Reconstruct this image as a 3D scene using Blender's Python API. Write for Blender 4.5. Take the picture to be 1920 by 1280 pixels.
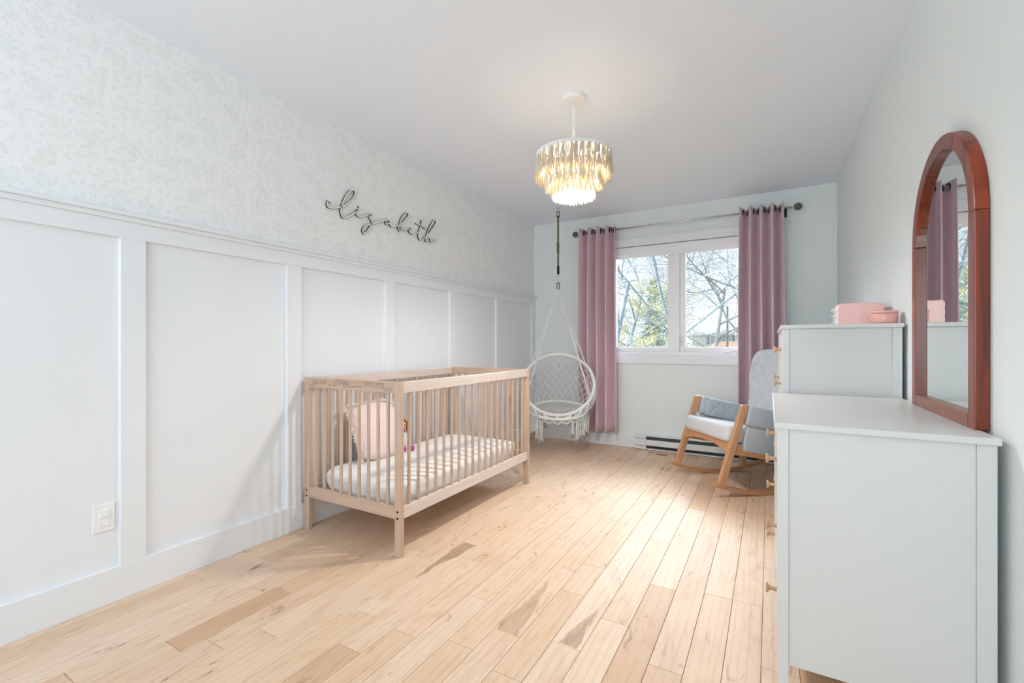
import bpy, bmesh, math, random
from math import sin, cos, pi, radians, sqrt, atan2
from mathutils import Vector, Matrix, Euler

for _o in list(bpy.data.objects):
    bpy.data.objects.remove(_o)
SC = bpy.context.scene
COL = SC.collection
random.seed(11)

# ------------------------------------------------------------------ camera
cam_d = bpy.data.cameras.new('camera')
cam_d.lens = 15.92
cam_d.sensor_width = 36.0
cam_d.shift_y = 0.002386
cam_d.clip_end = 400
cam = bpy.data.objects.new('camera', cam_d)
cam.location = (2.381, 0.0, 1.0697)
cam.rotation_euler = (radians(90), 0, radians(29.629))
COL.objects.link(cam)
SC.camera = cam

# ------------------------------------------------------------------ world, sun, exposure
SKY = 0.33
W = bpy.data.worlds.new('world')
SC.world = W
W.use_nodes = True
_n = W.node_tree.nodes
_l = W.node_tree.links
_bg = _n['Background']
_tc = _n.new('ShaderNodeTexCoord')
_sp = _n.new('ShaderNodeSeparateXYZ')
_rp = _n.new('ShaderNodeValToRGB')
_l.new(_tc.outputs['Generated'], _sp.inputs[0])
_l.new(_sp.outputs['Z'], _rp.inputs[0])
_rp.color_ramp.elements[0].position = 0.0
_rp.color_ramp.elements[0].color = (0.93, 0.97, 1.0, 1)
_rp.color_ramp.elements[1].position = 0.5
_rp.color_ramp.elements[1].color = (0.66, 0.83, 1.0, 1)
_l.new(_rp.outputs[0], _bg.inputs['Color'])
_bg.inputs['Strength'].default_value = SKY

sun_d = bpy.data.lights.new('sun', 'SUN')
sun_d.energy = 1.9
sun_d.angle = radians(2)
sun_d.color = (1.0, 0.96, 0.9)
sun = bpy.data.objects.new('sun', sun_d)
sun.rotation_euler = Vector((0.75, 0.22, -0.62)).to_track_quat('-Z', 'Y').to_euler()
sun.location = (-6, 0, 9)
COL.objects.link(sun)

def area(name, loc, aim, sx, sy, power, color):
    d = bpy.data.lights.new(name, 'AREA')
    d.shape = 'RECTANGLE'
    d.size = sx
    d.size_y = sy
    d.energy = power
    d.color = color
    o = bpy.data.objects.new(name, d)
    o.location = loc
    o.rotation_euler = Vector(aim).to_track_quat('-Z', 'Y').to_euler()
    COL.objects.link(o)
    return o
# added fill lamp behind the camera, and daylight through the window in view
area('fill_behind_camera', (1.40, -2.92, 1.35), (0.02, 0.72, 0.69), 2.3, 1.8, 21, (0.82, 0.94, 1.0))
area('daylight_far_window', (1.60, 6.70, 3.00), (0.0, -0.76, -0.65), 3.6, 1.1, 122, (0.80, 0.91, 1.0))
LAMP_W = 10.0
LAMP_DOWN_W = 7.2

SC.view_settings.view_transform = 'Standard'
SC.view_settings.look = 'None'
SC.view_settings.exposure = 1.93
SC.view_settings.gamma = 1.0
SC.view_settings.use_curve_mapping = False
SC.cycles.use_adaptive_sampling = True
SC.cycles.adaptive_threshold = 0.03
SC.cycles.max_bounces = 7
SC.cycles.diffuse_bounces = 6
SC.cycles.glossy_bounces = 3
SC.cycles.transmission_bounces = 3
SC.cycles.caustics_reflective = False
SC.cycles.caustics_refractive = False
SC.cycles.sample_clamp_indirect = 6.0

# ------------------------------------------------------------------ materials
def lin(c):
    c = c / 255.0
    return c / 12.92 if c <= 0.04045 else ((c + 0.055) / 1.055) ** 2.4
def rgb(r, g, b):
    return (lin(r), lin(g), lin(b), 1.0)

class NT:
    def __init__(s, name):
        s.m = bpy.data.materials.new(name)
        s.m.use_nodes = True
        s.t = s.m.node_tree
        s.b = s.t.nodes['Principled BSDF']
        s.out = s.t.nodes['Material Output']
    def n(s, ty, **kw):
        x = s.t.nodes.new(ty)
        for k, v in kw.items():
            setattr(x, k, v)
        return x
    def L(s, a, b):
        s.t.links.new(a, b)
    def val(s, sock, v):
        if hasattr(v, 'is_linked') or isinstance(v, bpy.types.NodeSocket):
            s.L(v, sock)
        else:
            sock.default_value = v
    def math(s, op, a, b=None, c=None, clamp=False):
        x = s.n('ShaderNodeMath', operation=op, use_clamp=clamp)
        s.val(x.inputs[0], a)
        if b is not None: s.val(x.inputs[1], b)
        if c is not None: s.val(x.inputs[2], c)
        return x.outputs[0]
    def vmath(s, op, a, b=None):
        x = s.n('ShaderNodeVectorMath', operation=op)
        s.val(x.inputs[0], a)
        if b is not None: s.val(x.inputs[1], b)
        return x.outputs[1] if op in ('LENGTH', 'DOT_PRODUCT') else x.outputs[0]
    def mix(s, f, a, b):
        x = s.n('ShaderNodeMix', data_type='RGBA')
        s.val(x.inputs[0], f)
        s.val(x.inputs[6], a)
        s.val(x.inputs[7], b)
        return x.outputs[2]
    def noise(s, vec, scale, detail=3, rough=0.5, dist=0.0):
        x = s.n('ShaderNodeTexNoise')
        if vec is not None: s.L(vec, x.inputs['Vector'])
        x.inputs['Scale'].default_value = scale
        x.inputs['Detail'].default_value = detail
        x.inputs['Roughness'].default_value = rough
        x.inputs['Distortion'].default_value = dist
        return x.outputs[0]
    def ramp(s, f, p0, p1, c0=(0, 0, 0, 1), c1=(1, 1, 1, 1)):
        x = s.n('ShaderNodeValToRGB')
        s.L(f, x.inputs[0])
        e = x.color_ramp.elements
        e[0].position, e[0].color = p0, c0
        e[1].position, e[1].color = p1, c1
        return x.outputs[0]
    def coord(s, which='Object', scale=(1, 1, 1)):
        t = s.n('ShaderNodeTexCoord')
        m = s.n('ShaderNodeMapping')
        m.inputs['Scale'].default_value = scale
        s.L(t.outputs[which], m.inputs[0])
        return m.outputs[0]
    def bump(s, h, strength=0.2, dist=0.002):
        x = s.n('ShaderNodeBump')
        x.inputs['Strength'].default_value = strength
        x.inputs['Distance'].default_value = dist
        s.L(h, x.inputs['Height'])
        s.L(x.outputs[0], s.b.inputs['Normal'])

def plain(name, col, rough=0.5, metal=0.0, spec=0.5, grain=0.0, gscale=60, trans=0.0, emit=None, estr=0.0, sheen=0.0, coat=0.0):
    t = NT(name)
    b = t.b
    b.inputs['Roughness'].default_value = rough
    b.inputs['Metallic'].default_value = metal
    b.inputs['Specular IOR Level'].default_value = spec
    b.inputs['Sheen Weight'].default_value = sheen
    b.inputs['Coat Weight'].default_value = coat
    v = t.coord('Object')
    nz = t.noise(v, gscale, 4)
    if grain > 0:
        c0 = tuple(x * (1 - grain) for x in col[:3]) + (1,)
        c1 = tuple(min(1, x * (1 + grain)) for x in col[:3]) + (1,)
        t.L(t.ramp(nz, 0.3, 0.7, c0, c1), b.inputs['Base Color'])
        t.bump(nz, 0.15, 0.001)
    else:
        b.inputs['Base Color'].default_value = col
    if emit:
        b.inputs['Emission Color'].default_value = emit
        b.inputs['Emission Strength'].default_value = estr
    if trans > 0:
        tr = t.n('ShaderNodeBsdfTranslucent')
        tr.inputs[0].default_value = col
        mx = t.n('ShaderNodeMixShader')
        mx.inputs[0].default_value = trans
        t.L(b.outputs[0], mx.inputs[1])
        t.L(tr.outputs[0], mx.inputs[2])
        t.L(mx.outputs[0], t.out.inputs[0])
    return t.m

def wood(name, base, dark, axis=2, scale=1.0, rough=0.45, contrast=0.5, coat=0.0):
    t = NT(name)
    oi = t.n('ShaderNodeObjectInfo')
    tcx = t.n('ShaderNodeTexCoord')
    off = t.math('MULTIPLY', oi.outputs['Random'], 37.0)
    cmb = t.n('ShaderNodeCombineXYZ')
    for i in range(3): t.L(off, cmb.inputs[i])
    vv = t.vmath('ADD', tcx.outputs['Object'], cmb.outputs[0])
    mp = t.n('ShaderNodeMapping')
    sc = [38 * scale] * 3
    sc[axis] = 2.2 * scale
    mp.inputs['Scale'].default_value = sc
    t.L(vv, mp.inputs[0])
    n1 = t.noise(mp.outputs[0], 1.0, 6, 0.6, 0.6)
    f = t.ramp(n1, 0.35, 0.75)
    f2 = t.math('MULTIPLY', f, contrast)
    t.L(t.mix(f2, base, dark), t.b.inputs['Base Color'])
    t.b.inputs['Roughness'].default_value = rough
    t.b.inputs['Coat Weight'].default_value = coat
    t.b.inputs['Coat Roughness'].default_value = 0.15
    t.bump(n1, 0.12, 0.0008)
    return t.m

def floor_mat():
    t = NT('maple_plank')
    oi = t.n('ShaderNodeObjectInfo')
    tcx = t.n('ShaderNodeTexCoord')
    r = oi.outputs['Random']
    cmb = t.n('ShaderNodeCombineXYZ')
    t.L(t.math('MULTIPLY', r, 53.0), cmb.inputs[0])
    t.L(t.math('MULTIPLY', r, 91.0), cmb.inputs[1])
    vv = t.vmath('ADD', tcx.outputs['Object'], cmb.outputs[0])
    def mapped(sx, sy):
        m = t.n('ShaderNodeMapping')
        m.inputs['Scale'].default_value = (sx, sy, 1)
        t.L(vv, m.inputs[0])
        return m.outputs[0]
    # plank-to-plank tone
    tone = t.n('ShaderNodeValToRGB')
    e = tone.color_ramp.elements
    e[0].position, e[0].color = 0.0, rgb(221, 192, 164)
    e[1].position, e[1].color = 1.0, rgb(211, 178, 147)
    for p, c in ((0.3, rgb(227, 200, 175)), (0.55, rgb(218, 187, 157)), (0.8, rgb(231, 206, 183)), (0.93, rgb(202, 164, 131))):
        x = e.new(p); x.color = c
    t.L(r, tone.inputs[0])
    fine = t.noise(mapped(40, 5.0), 1.0, 7, 0.62, 1.6)
    broad = t.noise(mapped(9, 2.2), 1.0, 5, 0.55, 2.2)
    c1 = t.mix(t.math('MULTIPLY', t.ramp(fine, 0.45, 0.82), 0.20), tone.outputs[0], rgb(176, 132, 92))
    c2 = t.mix(t.math('MULTIPLY', t.ramp(broad, 0.50, 0.76), 0.42), c1, rgb(189, 146, 106))
    # rings / cathedral lines
    w = t.n('ShaderNodeTexWave', wave_type='BANDS', bands_direction='X')
    w.inputs['Scale'].default_value = 1.0
    w.inputs['Distortion'].default_value = 9.0
    w.inputs['Detail'].default_value = 3
    w.inputs['Detail Scale'].default_value = 0.7
    t.L(mapped(10, 0.9), w.inputs['Vector'])
    c3 = t.mix(t.math('MULTIPLY', t.ramp(w.outputs['Fac'], 0.84, 1.0), 0.16), c2, rgb(160, 116, 80))
    # knots and mineral flecks
    kn = t.noise(mapped(16, 4.5), 1.0, 5, 0.65, 1.2)
    c4 = t.mix(t.math('MULTIPLY', t.ramp(kn, 0.61, 0.73), 0.75), c3, rgb(132, 92, 60))
    # heartwood wedge stored on individual planks: streak = strength, sx0 sx1 half widths at both ends, sc = centre
    def att(nm):
        a = t.n('ShaderNodeAttribute', attribute_type='OBJECT', attribute_name=nm)
        return a.outputs['Fac']
    sep = t.n('ShaderNodeSeparateXYZ')
    t.L(tcx.outputs['Object'], sep.inputs[0])
    ty = t.n('ShaderNodeMapRange')
    t.L(sep.outputs['Y'], ty.inputs[0])
    t.L(att('s_y0'), ty.inputs[1])
    t.L(att('s_y1'), ty.inputs[2])
    ty.inputs[3].default_value = 0.0
    ty.inputs[4].default_value = 1.0
    ty.clamp = False
    tt = ty.outputs[0]
    hw = t.math('MULTIPLY', t.math('SUBTRACT', 1.0, tt), att('s_w'))
    wob = t.math('MULTIPLY', t.math('SUBTRACT', t.noise(mapped(8, 9), 1.0, 4), 0.5), 0.05)
    ctr = t.math('ADD', t.math('ADD', att('s_x'), t.math('MULTIPLY', tt, att('s_dx'))), wob)
    dx = t.math('ABSOLUTE', t.math('SUBTRACT', sep.outputs['X'], ctr))
    edge = t.math('DIVIDE', t.math('SUBTRACT', hw, dx), 0.006)
    edge.node.use_clamp = True
    inside = t.math('MULTIPLY', edge, t.math('GREATER_THAN', tt, 0.0))
    streak = t.math('MULTIPLY', inside, att('streak'))
    c5 = t.mix(t.math('MULTIPLY', streak, t.math('ADD', 0.25, t.math('MULTIPLY', fine, 0.75))), c4, rgb(146, 106, 72))
    t.L(c5, t.b.inputs['Base Color'])
    t.b.inputs['Roughness'].default_value = 0.34
    t.L(t.math('ADD', 0.40, t.math('MULTIPLY', broad, 0.14)), t.b.inputs['Roughness'])
    t.b.inputs['Specular IOR Level'].default_value = 0.35
    return t.m

def wallpaper_mat():
    t = NT('leaf_wallpaper')
    base = rgb(242, 244, 246)
    P = t.coord('Object')
    sp = t.n('ShaderNodeSeparateXYZ')
    t.L(P, sp.inputs[0])
    cb = t.n('ShaderNodeCombineXYZ')
    t.L(sp.outputs['Y'], cb.inputs[0])
    t.L(sp.outputs['Z'], cb.inputs[1])
    def leaf(scale, ax, ay, shift, veins):
        m = t.n('ShaderNodeMapping')
        m.inputs['Location'].default_value = (shift, shift * 1.7, 0)
        t.L(cb.outputs[0], m.inputs[0])
        v = t.n('ShaderNodeTexVoronoi', voronoi_dimensions='2D', feature='F1')
        v.inputs['Scale'].default_value = scale
        v.inputs['Randomness'].default_value = 0.75
        t.L(m.outputs[0], v.inputs['Vector'])
        sc = t.vmath('SCALE', m.outputs[0])
        sc_node = sc.node
        sc_node.inputs['Scale'].default_value = 1.0
        d = t.vmath('SUBTRACT', m.outputs[0], v.outputs['Position'])
        cs = t.n('ShaderNodeSeparateColor')
        t.L(v.outputs['Color'], cs.inputs[0])
        rot = t.n('ShaderNodeVectorRotate', rotation_type='Z_AXIS')
        t.L(d, rot.inputs['Vector'])
        t.L(t.math('MULTIPLY', cs.outputs[0], 6.28), rot.inputs['Angle'])
        s2 = t.n('ShaderNodeSeparateXYZ')
        t.L(rot.outputs[0], s2.inputs[0])
        x = t.math('DIVIDE', s2.outputs['X'], ax)
        y = t.math('DIVIDE', s2.outputs['Y'], ay)
        yy = t.math('ADD', y, t.math('MULTIPLY', t.math('MULTIPLY', x, x), 0.25))
        dist = t.math('SQRT', t.math('ADD', t.math('MULTIPLY', x, x), t.math('MULTIPLY', yy, yy)))
        body = t.math('LESS_THAN', dist, 1.0)
        if veins:
            ph = t.math('SINE', t.math('ADD', t.math('MULTIPLY', x, 22.0), t.math('MULTIPLY', t.math('ABSOLUTE', y), -14.0)))
            vein = t.math('GREATER_THAN', ph, -0.35)
            mid = t.math('GREATER_THAN', t.math('ABSOLUTE', y), 0.07)
            return t.math('MULTIPLY', t.math('MULTIPLY', body, vein), mid), cs.outputs[1]
        ring = t.math('GREATER_THAN', dist, 0.62)
        line = t.math('LESS_THAN', t.math('ABSOLUTE', y), 0.12)
        return t.math('MULTIPLY', body, t.math('MAXIMUM', ring, line)), cs.outputs[1]
    m1, h1 = leaf(8.5, 0.052, 0.027, 0.0, True)
    m2, h2 = leaf(26.0, 0.013, 0.0065, 3.3, False)
    m3, h3 = leaf(31.0, 0.012, 0.0018, 7.9, False)
    tint = t.mix(h1, rgb(229, 232, 229), rgb(237, 238, 239))
    c = t.mix(t.math('MULTIPLY', m1, 0.6), base, tint)
    c = t.mix(t.math('MULTIPLY', m2, 0.55), c, rgb(224, 228, 230))
    c = t.mix(t.math('MULTIPLY', m3, 0.55), c, rgb(222, 226, 228))
    t.L(c, t.b.inputs['Base Color'])
    t.b.inputs['Roughness'].default_value = 0.75
    t.b.inputs['Specular IOR Level'].default_value = 0.2
    return t.m

def paint(name, col, rough=0.55, spec=0.3):
    t = NT(name)
    nz = t.noise(t.coord('Object'), 1.3, 1)
    t.L(t.ramp(nz, 0.3, 0.7, tuple(c * 0.99 for c in col[:3]) + (1,), col), t.b.inputs['Base Color'])
    t.b.inputs['Roughness'].default_value = rough
    t.b.inputs['Specular IOR Level'].default_value = spec
    return t.m

def glass_mat():
    t = NT('window_glass')
    tr = t.n('ShaderNodeBsdfTransparent')
    tr.inputs[0].default_value = (0.97, 0.985, 0.99, 1)
    gl = t.n('ShaderNodeBsdfGlossy')
    gl.inputs['Roughness'].default_value = 0.02
    fr = t.n('ShaderNodeFresnel')
    fr.inputs[0].default_value = 1.35
    mx = t.n('ShaderNodeMixShader')
    t.L(t.math('MULTIPLY', fr.outputs[0], 0.6), mx.inputs[0])
    t.L(tr.outputs[0], mx.inputs[1])
    t.L(gl.outputs[0], mx.inputs[2])
    t.L(mx.outputs[0], t.out.inputs[0])
    return t.m

def diffuser_mat():
    t = NT('diffuser_weave')
    tr = t.n('ShaderNodeBsdfTransparent')
    mx = t.n('ShaderNodeMixShader')
    t.b.inputs['Base Color'].default_value = rgb(240, 226, 205)
    t.b.inputs['Roughness'].default_value = 0.9
    nz = t.noise(t.coord('Object'), 900, 2)
    t.L(t.ramp(nz, 0.3, 0.7, (0.12, 0.12, 0.12, 1), (0.34, 0.34, 0.34, 1)), mx.inputs[0])
    t.L(t.b.outputs[0], mx.inputs[1])
    t.L(tr.outputs[0], mx.inputs[2])
    t.L(mx.outputs[0], t.out.inputs[0])
    return t.m

def mirror_mat():
    t = NT('old_mirror_glass')
    P = t.coord('Object')
    n1 = t.noise(P, 90, 4, 0.7)
    n2 = t.noise(P, 7, 3, 0.6)
    sp_ = t.math('MULTIPLY', t.ramp(n1, 0.70, 0.76), t.ramp(n2, 0.52, 0.66))
    t.b.inputs['Metallic'].default_value = 1.0
    t.b.inputs['Base Color'].default_value = (0.82, 0.85, 0.83, 1)
    t.L(t.math('ADD', 0.015, t.math('MULTIPLY', sp_, 0.5)), t.b.inputs['Roughness'])
    return t.m

def stripe_fabric(name, c0, c1, scale, axis):
    t = NT(name)
    sp_ = t.n('ShaderNodeSeparateXYZ')
    t.L(t.coord('Object'), sp_.inputs[0])
    s_ = t.math('SINE', t.math('MULTIPLY', sp_.outputs[axis], scale))
    f = t.math('ADD', 0.5, t.math('MULTIPLY', s_, 0.5))
    t.L(t.mix(f, c0, c1), t.b.inputs['Base Color'])
    t.b.inputs['Roughness'].default_value = 0.9
    t.b.inputs['Specular IOR Level'].default_value = 0.1
    t.bump(f, 0.4, 0.002)
    return t.m

MAT = dict(
    plank=floor_mat(),
    subfloor=plain('floor_gap', rgb(96, 70, 48), 0.9),
    wallpaper=wallpaper_mat(),
    panel=paint('panel_paint', rgb(235, 238, 243), 0.42, 0.4),
    wall=paint('wall_paint', rgb(231, 238, 237), 0.6, 0.25),
    ceil=paint('ceiling_paint', rgb(239, 245, 254), 0.8, 0.15),
    trim=paint('white_trim', rgb(233, 236, 239), 0.4, 0.4),
    vinyl=plain('white_vinyl', rgb(238, 239, 240), 0.35, grain=0.01),
    glass=glass_mat(),
    beech=wood('beech_wood', rgb(204, 176, 156), rgb(170, 136, 112), 2, 1.0, 0.42),
    beech_h=wood('beech_wood_across', rgb(204, 176, 156), rgb(170, 136, 112), 0, 1.0, 0.42),
    beech_y_lit=wood('beech_along_window_lit', rgb(222, 209, 201), rgb(200, 180, 166), 1, 1.0, 0.25),  # paler beech: window light on the long rails painted into the colour
    oak=wood('chair_wood', rgb(202, 156, 118), rgb(166, 116, 80), 2, 1.2, 0.4),
    oak_x=wood('chair_wood_along', rgb(198, 146, 106), rgb(162, 108, 70), 0, 1.2, 0.4),
    knob=wood('knob_wood', rgb(202, 160, 126), rgb(168, 122, 90), 0, 3.0, 0.45),
    red=wood('mirror_wood', rgb(150, 56, 20), rgb(52, 18, 8), 2, 0.7, 0.32, 0.95, 0.2),
    red_y=wood('mirror_wood_along', rgb(156, 84, 48), rgb(92, 42, 20), 1, 0.7, 0.32, 0.85, 0.2),
    white_lacquer=plain('white_lacquer', rgb(213, 213, 212), 0.32, grain=0.005, gscale=30),
    mirror=mirror_mat(),
    sheet=plain('white_sheet', rgb(240, 239, 238), 0.9, spec=0.1, grain=0.015, gscale=40),
    pillow=stripe_fabric('pink_corduroy', rgb(244, 228, 226), rgb(232, 206, 203), 620, 0),
    fringe=plain('cream_fringe', rgb(240, 232, 222), 0.9, spec=0.1, grain=0.04),
    cream=plain('cream_yarn', rgb(243, 234, 218), 0.9, spec=0.1, grain=0.04, gscale=200, trans=0.32),
    cotton=plain('cotton_cord', rgb(240, 240, 238), 0.9, spec=0.1, grain=0.05, gscale=300),
    diffuser=diffuser_mat(),
    bulb=plain('lamp_bulb', rgb(255, 236, 200), 0.4, emit=(1.0, 0.78, 0.48, 1), estr=3.0),
    black=plain('black_metal', rgb(38, 38, 38), 0.4, metal=0.6, grain=0.05),
    steel=plain('brushed_steel', rgb(205, 205, 206), 0.3, metal=1.0, grain=0.05, gscale=150),
    pewter=plain('pewter_mesh', rgb(128, 128, 130), 0.4, metal=0.7, grain=0.1),
    rope=plain('olive_rope', rgb(104, 98, 66), 0.85, grain=0.3, gscale=250),
    curtain=plain('mauve_curtain', rgb(226, 198, 207), 0.75, spec=0.25, grain=0.03, gscale=400, trans=0.05, sheen=0.3),
    grey=plain('pale_grey_upholstery', rgb(205, 208, 212), 0.85, spec=0.2, grain=0.06, gscale=500, sheen=0.2),
    greyd=plain('grey_upholstery', rgb(178, 184, 190), 0.85, spec=0.2, grain=0.08, gscale=500, sheen=0.2),
    heater=plain('heater_enamel', rgb(226, 229, 231), 0.35, grain=0.01),
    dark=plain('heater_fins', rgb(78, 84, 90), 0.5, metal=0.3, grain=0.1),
    ventwood=wood('vent_wood', rgb(224, 194, 158), rgb(192, 152, 112), 0, 1.0, 0.4),
    ventdark=plain('vent_grille', rgb(164, 136, 108), 0.6, grain=0.1),
    switch=plain('switch_plastic', rgb(242, 243, 244), 0.3, grain=0.01),
    pink=plain('pink_lacquer', rgb(228, 178, 172), 0.3, grain=0.01, coat=0.4),
    pinkd=plain('pink_tin', rgb(226, 164, 156), 0.35, grain=0.01, coat=0.3),
    pale=plain('pale_leather', rgb(240, 230, 230), 0.35, grain=0.02),
    signf=plain('sign_face', rgb(236, 234, 228), 0.6, grain=0.03),
    signs=plain('sign_edge_shade', rgb(64, 60, 50), 0.7, grain=0.1),  # dark edges carry the shadow outline of the strokes as colour
    ink=plain('black_ink', rgb(104, 86, 74), 0.8, grain=0.1),
    skin=plain('doll_cloth_skin', rgb(232, 196, 172), 0.85, grain=0.04, gscale=200),
    hair=plain('doll_brown_yarn', rgb(120, 72, 36), 0.85, grain=0.3, gscale=150),
    dress=plain('doll_white_dress', rgb(226, 228, 232), 0.85, grain=0.06, gscale=150),
    magenta=plain('doll_pink_felt', rgb(186, 92, 150), 0.85, grain=0.08, gscale=150),
    bark=plain('grey_bark', rgb(150, 162, 174), 0.9, grain=0.2, gscale=12),
    barkd=plain('brown_bark', rgb(142, 146, 150), 0.9, grain=0.2, gscale=12),
    pine=plain('spruce_needles', rgb(130, 160, 136), 0.9, grain=0.3, gscale=6),
    bud=plain('spring_leaves', rgb(222, 218, 178), 0.9, grain=0.25, gscale=5),
    budg=plain('green_leaves', rgb(182, 196, 162), 0.9, grain=0.25, gscale=5),
    siding=plain('pale_siding', rgb(206, 208, 210), 0.8, grain=0.03, gscale=3),
    shingle=plain('grey_shingle', rgb(190, 190, 192), 0.9, grain=0.12, gscale=4),
    brick=plain('orange_brick', rgb(206, 146, 120), 0.9, grain=0.2, gscale=4),
    pane_far=plain('far_window_pane', rgb(128, 150, 170), 0.15, grain=0.02),
    shutter=plain('dark_shutter', rgb(66, 78, 92), 0.7, grain=0.05),
    grass=plain('dry_lawn', rgb(176, 180, 140), 0.95, grain=0.2, gscale=0.6),
)

# ------------------------------------------------------------------ mesh helpers
class MB:
    def __init__(s):
        s.v, s.f, s.mi = [], [], []
    def quad_box(s, c):
        """c: 8 corners, bottom 4 ccw then top 4 ccw"""
        b = len(s.v)
        s.v += [tuple(p) for p in c]
        for q in ((3, 2, 1, 0), (4, 5, 6, 7), (0, 1, 5, 4), (1, 2, 6, 5), (2, 3, 7, 6), (3, 0, 4, 7)):
            s.f.append(tuple(b + i for i in q))
        return s
    def box(s, x0, x1, y0, y1, z0, z1):
        return s.quad_box([(x0, y0, z0), (x1, y0, z0), (x1, y1, z0), (x0, y1, z0), (x0, y0, z1), (x1, y0, z1), (x1, y1, z1), (x0, y1, z1)])
    def tube(s, pts, r, n=6, closed=False, cap=True):
        pts = [Vector(p) for p in pts]
        m = len(pts)
        if m < 2: return s
        rr = r if callable(r) else (lambda i: r[i]) if isinstance(r, (list, tuple)) else (lambda i: r)
        b = len(s.v)
        t0 = (pts[1] - pts[0]).normalized()
        up = Vector((0, 0, 1)) if abs(t0.z) < 0.9 else Vector((1, 0, 0))
        nrm = t0.cross(up).normalized()
        for i in range(m):
            if closed:
                t = (pts[(i + 1) % m] - pts[i - 1])
            else:
                t = pts[min(i + 1, m - 1)] - pts[max(i - 1, 0)]
            if t.length < 1e-9: t = t0
            t = t.normalized()
            nrm = (nrm - t * nrm.dot(t))
            if nrm.length < 1e-6: nrm = t.orthogonal()
            nrm.normalize()
            bi = t.cross(nrm)
            ra = rr(i)
            for k in range(n):
                a = 2 * pi * k / n
                s.v.append(tuple(pts[i] + nrm * (cos(a) * ra) + bi * (sin(a) * ra)))
        lim = m if closed else m - 1
        for i in range(lim):
            j = (i + 1) % m
            for k in range(n):
                k2 = (k + 1) % n
                s.f.append((b + i * n + k, b + i * n + k2, b + j * n + k2, b + j * n + k))
        if cap and not closed:
            s.f.append(tuple(b + k for k in range(n - 1, -1, -1)))
            s.f.append(tuple(b + (m - 1) * n + k for k in range(n)))
        return s
    def lathe(s, prof, n=24, M=None):
        """prof: list of (r, z) ; axis z, transformed by M"""
        M = M or Matrix.Identity(4)
        b = len(s.v)
        m = len(prof)
        for r, z in prof:
            for k in range(n):
                a = 2 * pi * k / n
                s.v.append(tuple(M @ Vector((r * cos(a), r * sin(a), z))))
        for i in range(m - 1):
            for k in range(n):
                k2 = (k + 1) % n
                s.f.append((b + i * n + k, b + i * n + k2, b + (i + 1) * n + k2, b + (i + 1) * n + k))
        s.f.append(tuple(b + k for k in range(n - 1, -1, -1)))
        s.f.append(tuple(b + (m - 1) * n + k for k in range(n)))
        return s
    def prism(s, poly, a0, a1, fn):
        """poly: list of 2-D points; fn(p, q, a) -> 3-D"""
        b = len(s.v)
        n = len(poly)
        for a in (a0, a1):
            for p, q in poly: s.v.append(tuple(fn(p, q, a)))
        s.f.append(tuple(b + i for i in range(n)))
        s.f.append(tuple(b + n + i for i in range(n - 1, -1, -1)))
        for i in range(n):
            j = (i + 1) % n
            s.f.append((b + i, b + n + i, b + n + j, b + j))
        return s
    def grid(s, nu, nv, fn, wrap_u=False):
        b = len(s.v)
        for i in range(nu):
            for j in range(nv):
                s.v.append(tuple(fn(i, j)))
        for i in range(nu if wrap_u else nu - 1):
            for j in range(nv - 1):
                i2 = (i + 1) % nu
                s.f.append((b + i * nv + j, b + i2 * nv + j, b + i2 * nv + j + 1, b + i * nv + j + 1))
        return s
    def build(s, name, mat, parent=None, smooth=False, bevel=0.0, origin=None, segs=2, solid=0.0):
        me = bpy.data.meshes.new(name)
        vs = s.v
        if origin is not None:
            ox, oy, oz = origin
            vs = [(x - ox, y - oy, z - oz) for x, y, z in vs]
        me.from_pydata(vs, [], s.f)
        me.validate()
        bm = bmesh.new()
        bm.from_mesh(me)
        bmesh.ops.recalc_face_normals(bm, faces=bm.faces)
        bm.to_mesh(me)
        bm.free()
        mats = mat if isinstance(mat, (list, tuple)) else [mat]
        for q in mats: me.materials.append(MAT[q])
        if s.mi and len(s.mi) == len(me.polygons):
            me.polygons.foreach_set('material_index', s.mi)
        if smooth:
            me.polygons.foreach_set('use_smooth', [True] * len(me.polygons))
        o = bpy.data.objects.new(name, me)
        COL.objects.link(o)
        if origin is not None: o.location = origin
        if parent is not None: o.parent = parent
        if solid:
            md = o.modifiers.new('solid', 'SOLIDIFY')
            md.thickness = solid
            md.offset = 0
        if bevel:
            md = o.modifiers.new('bevel', 'BEVEL')
            md.width = bevel
            md.segments = segs
            md.limit_method = 'ANGLE'
            md.angle_limit = radians(40)
        return o

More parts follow.
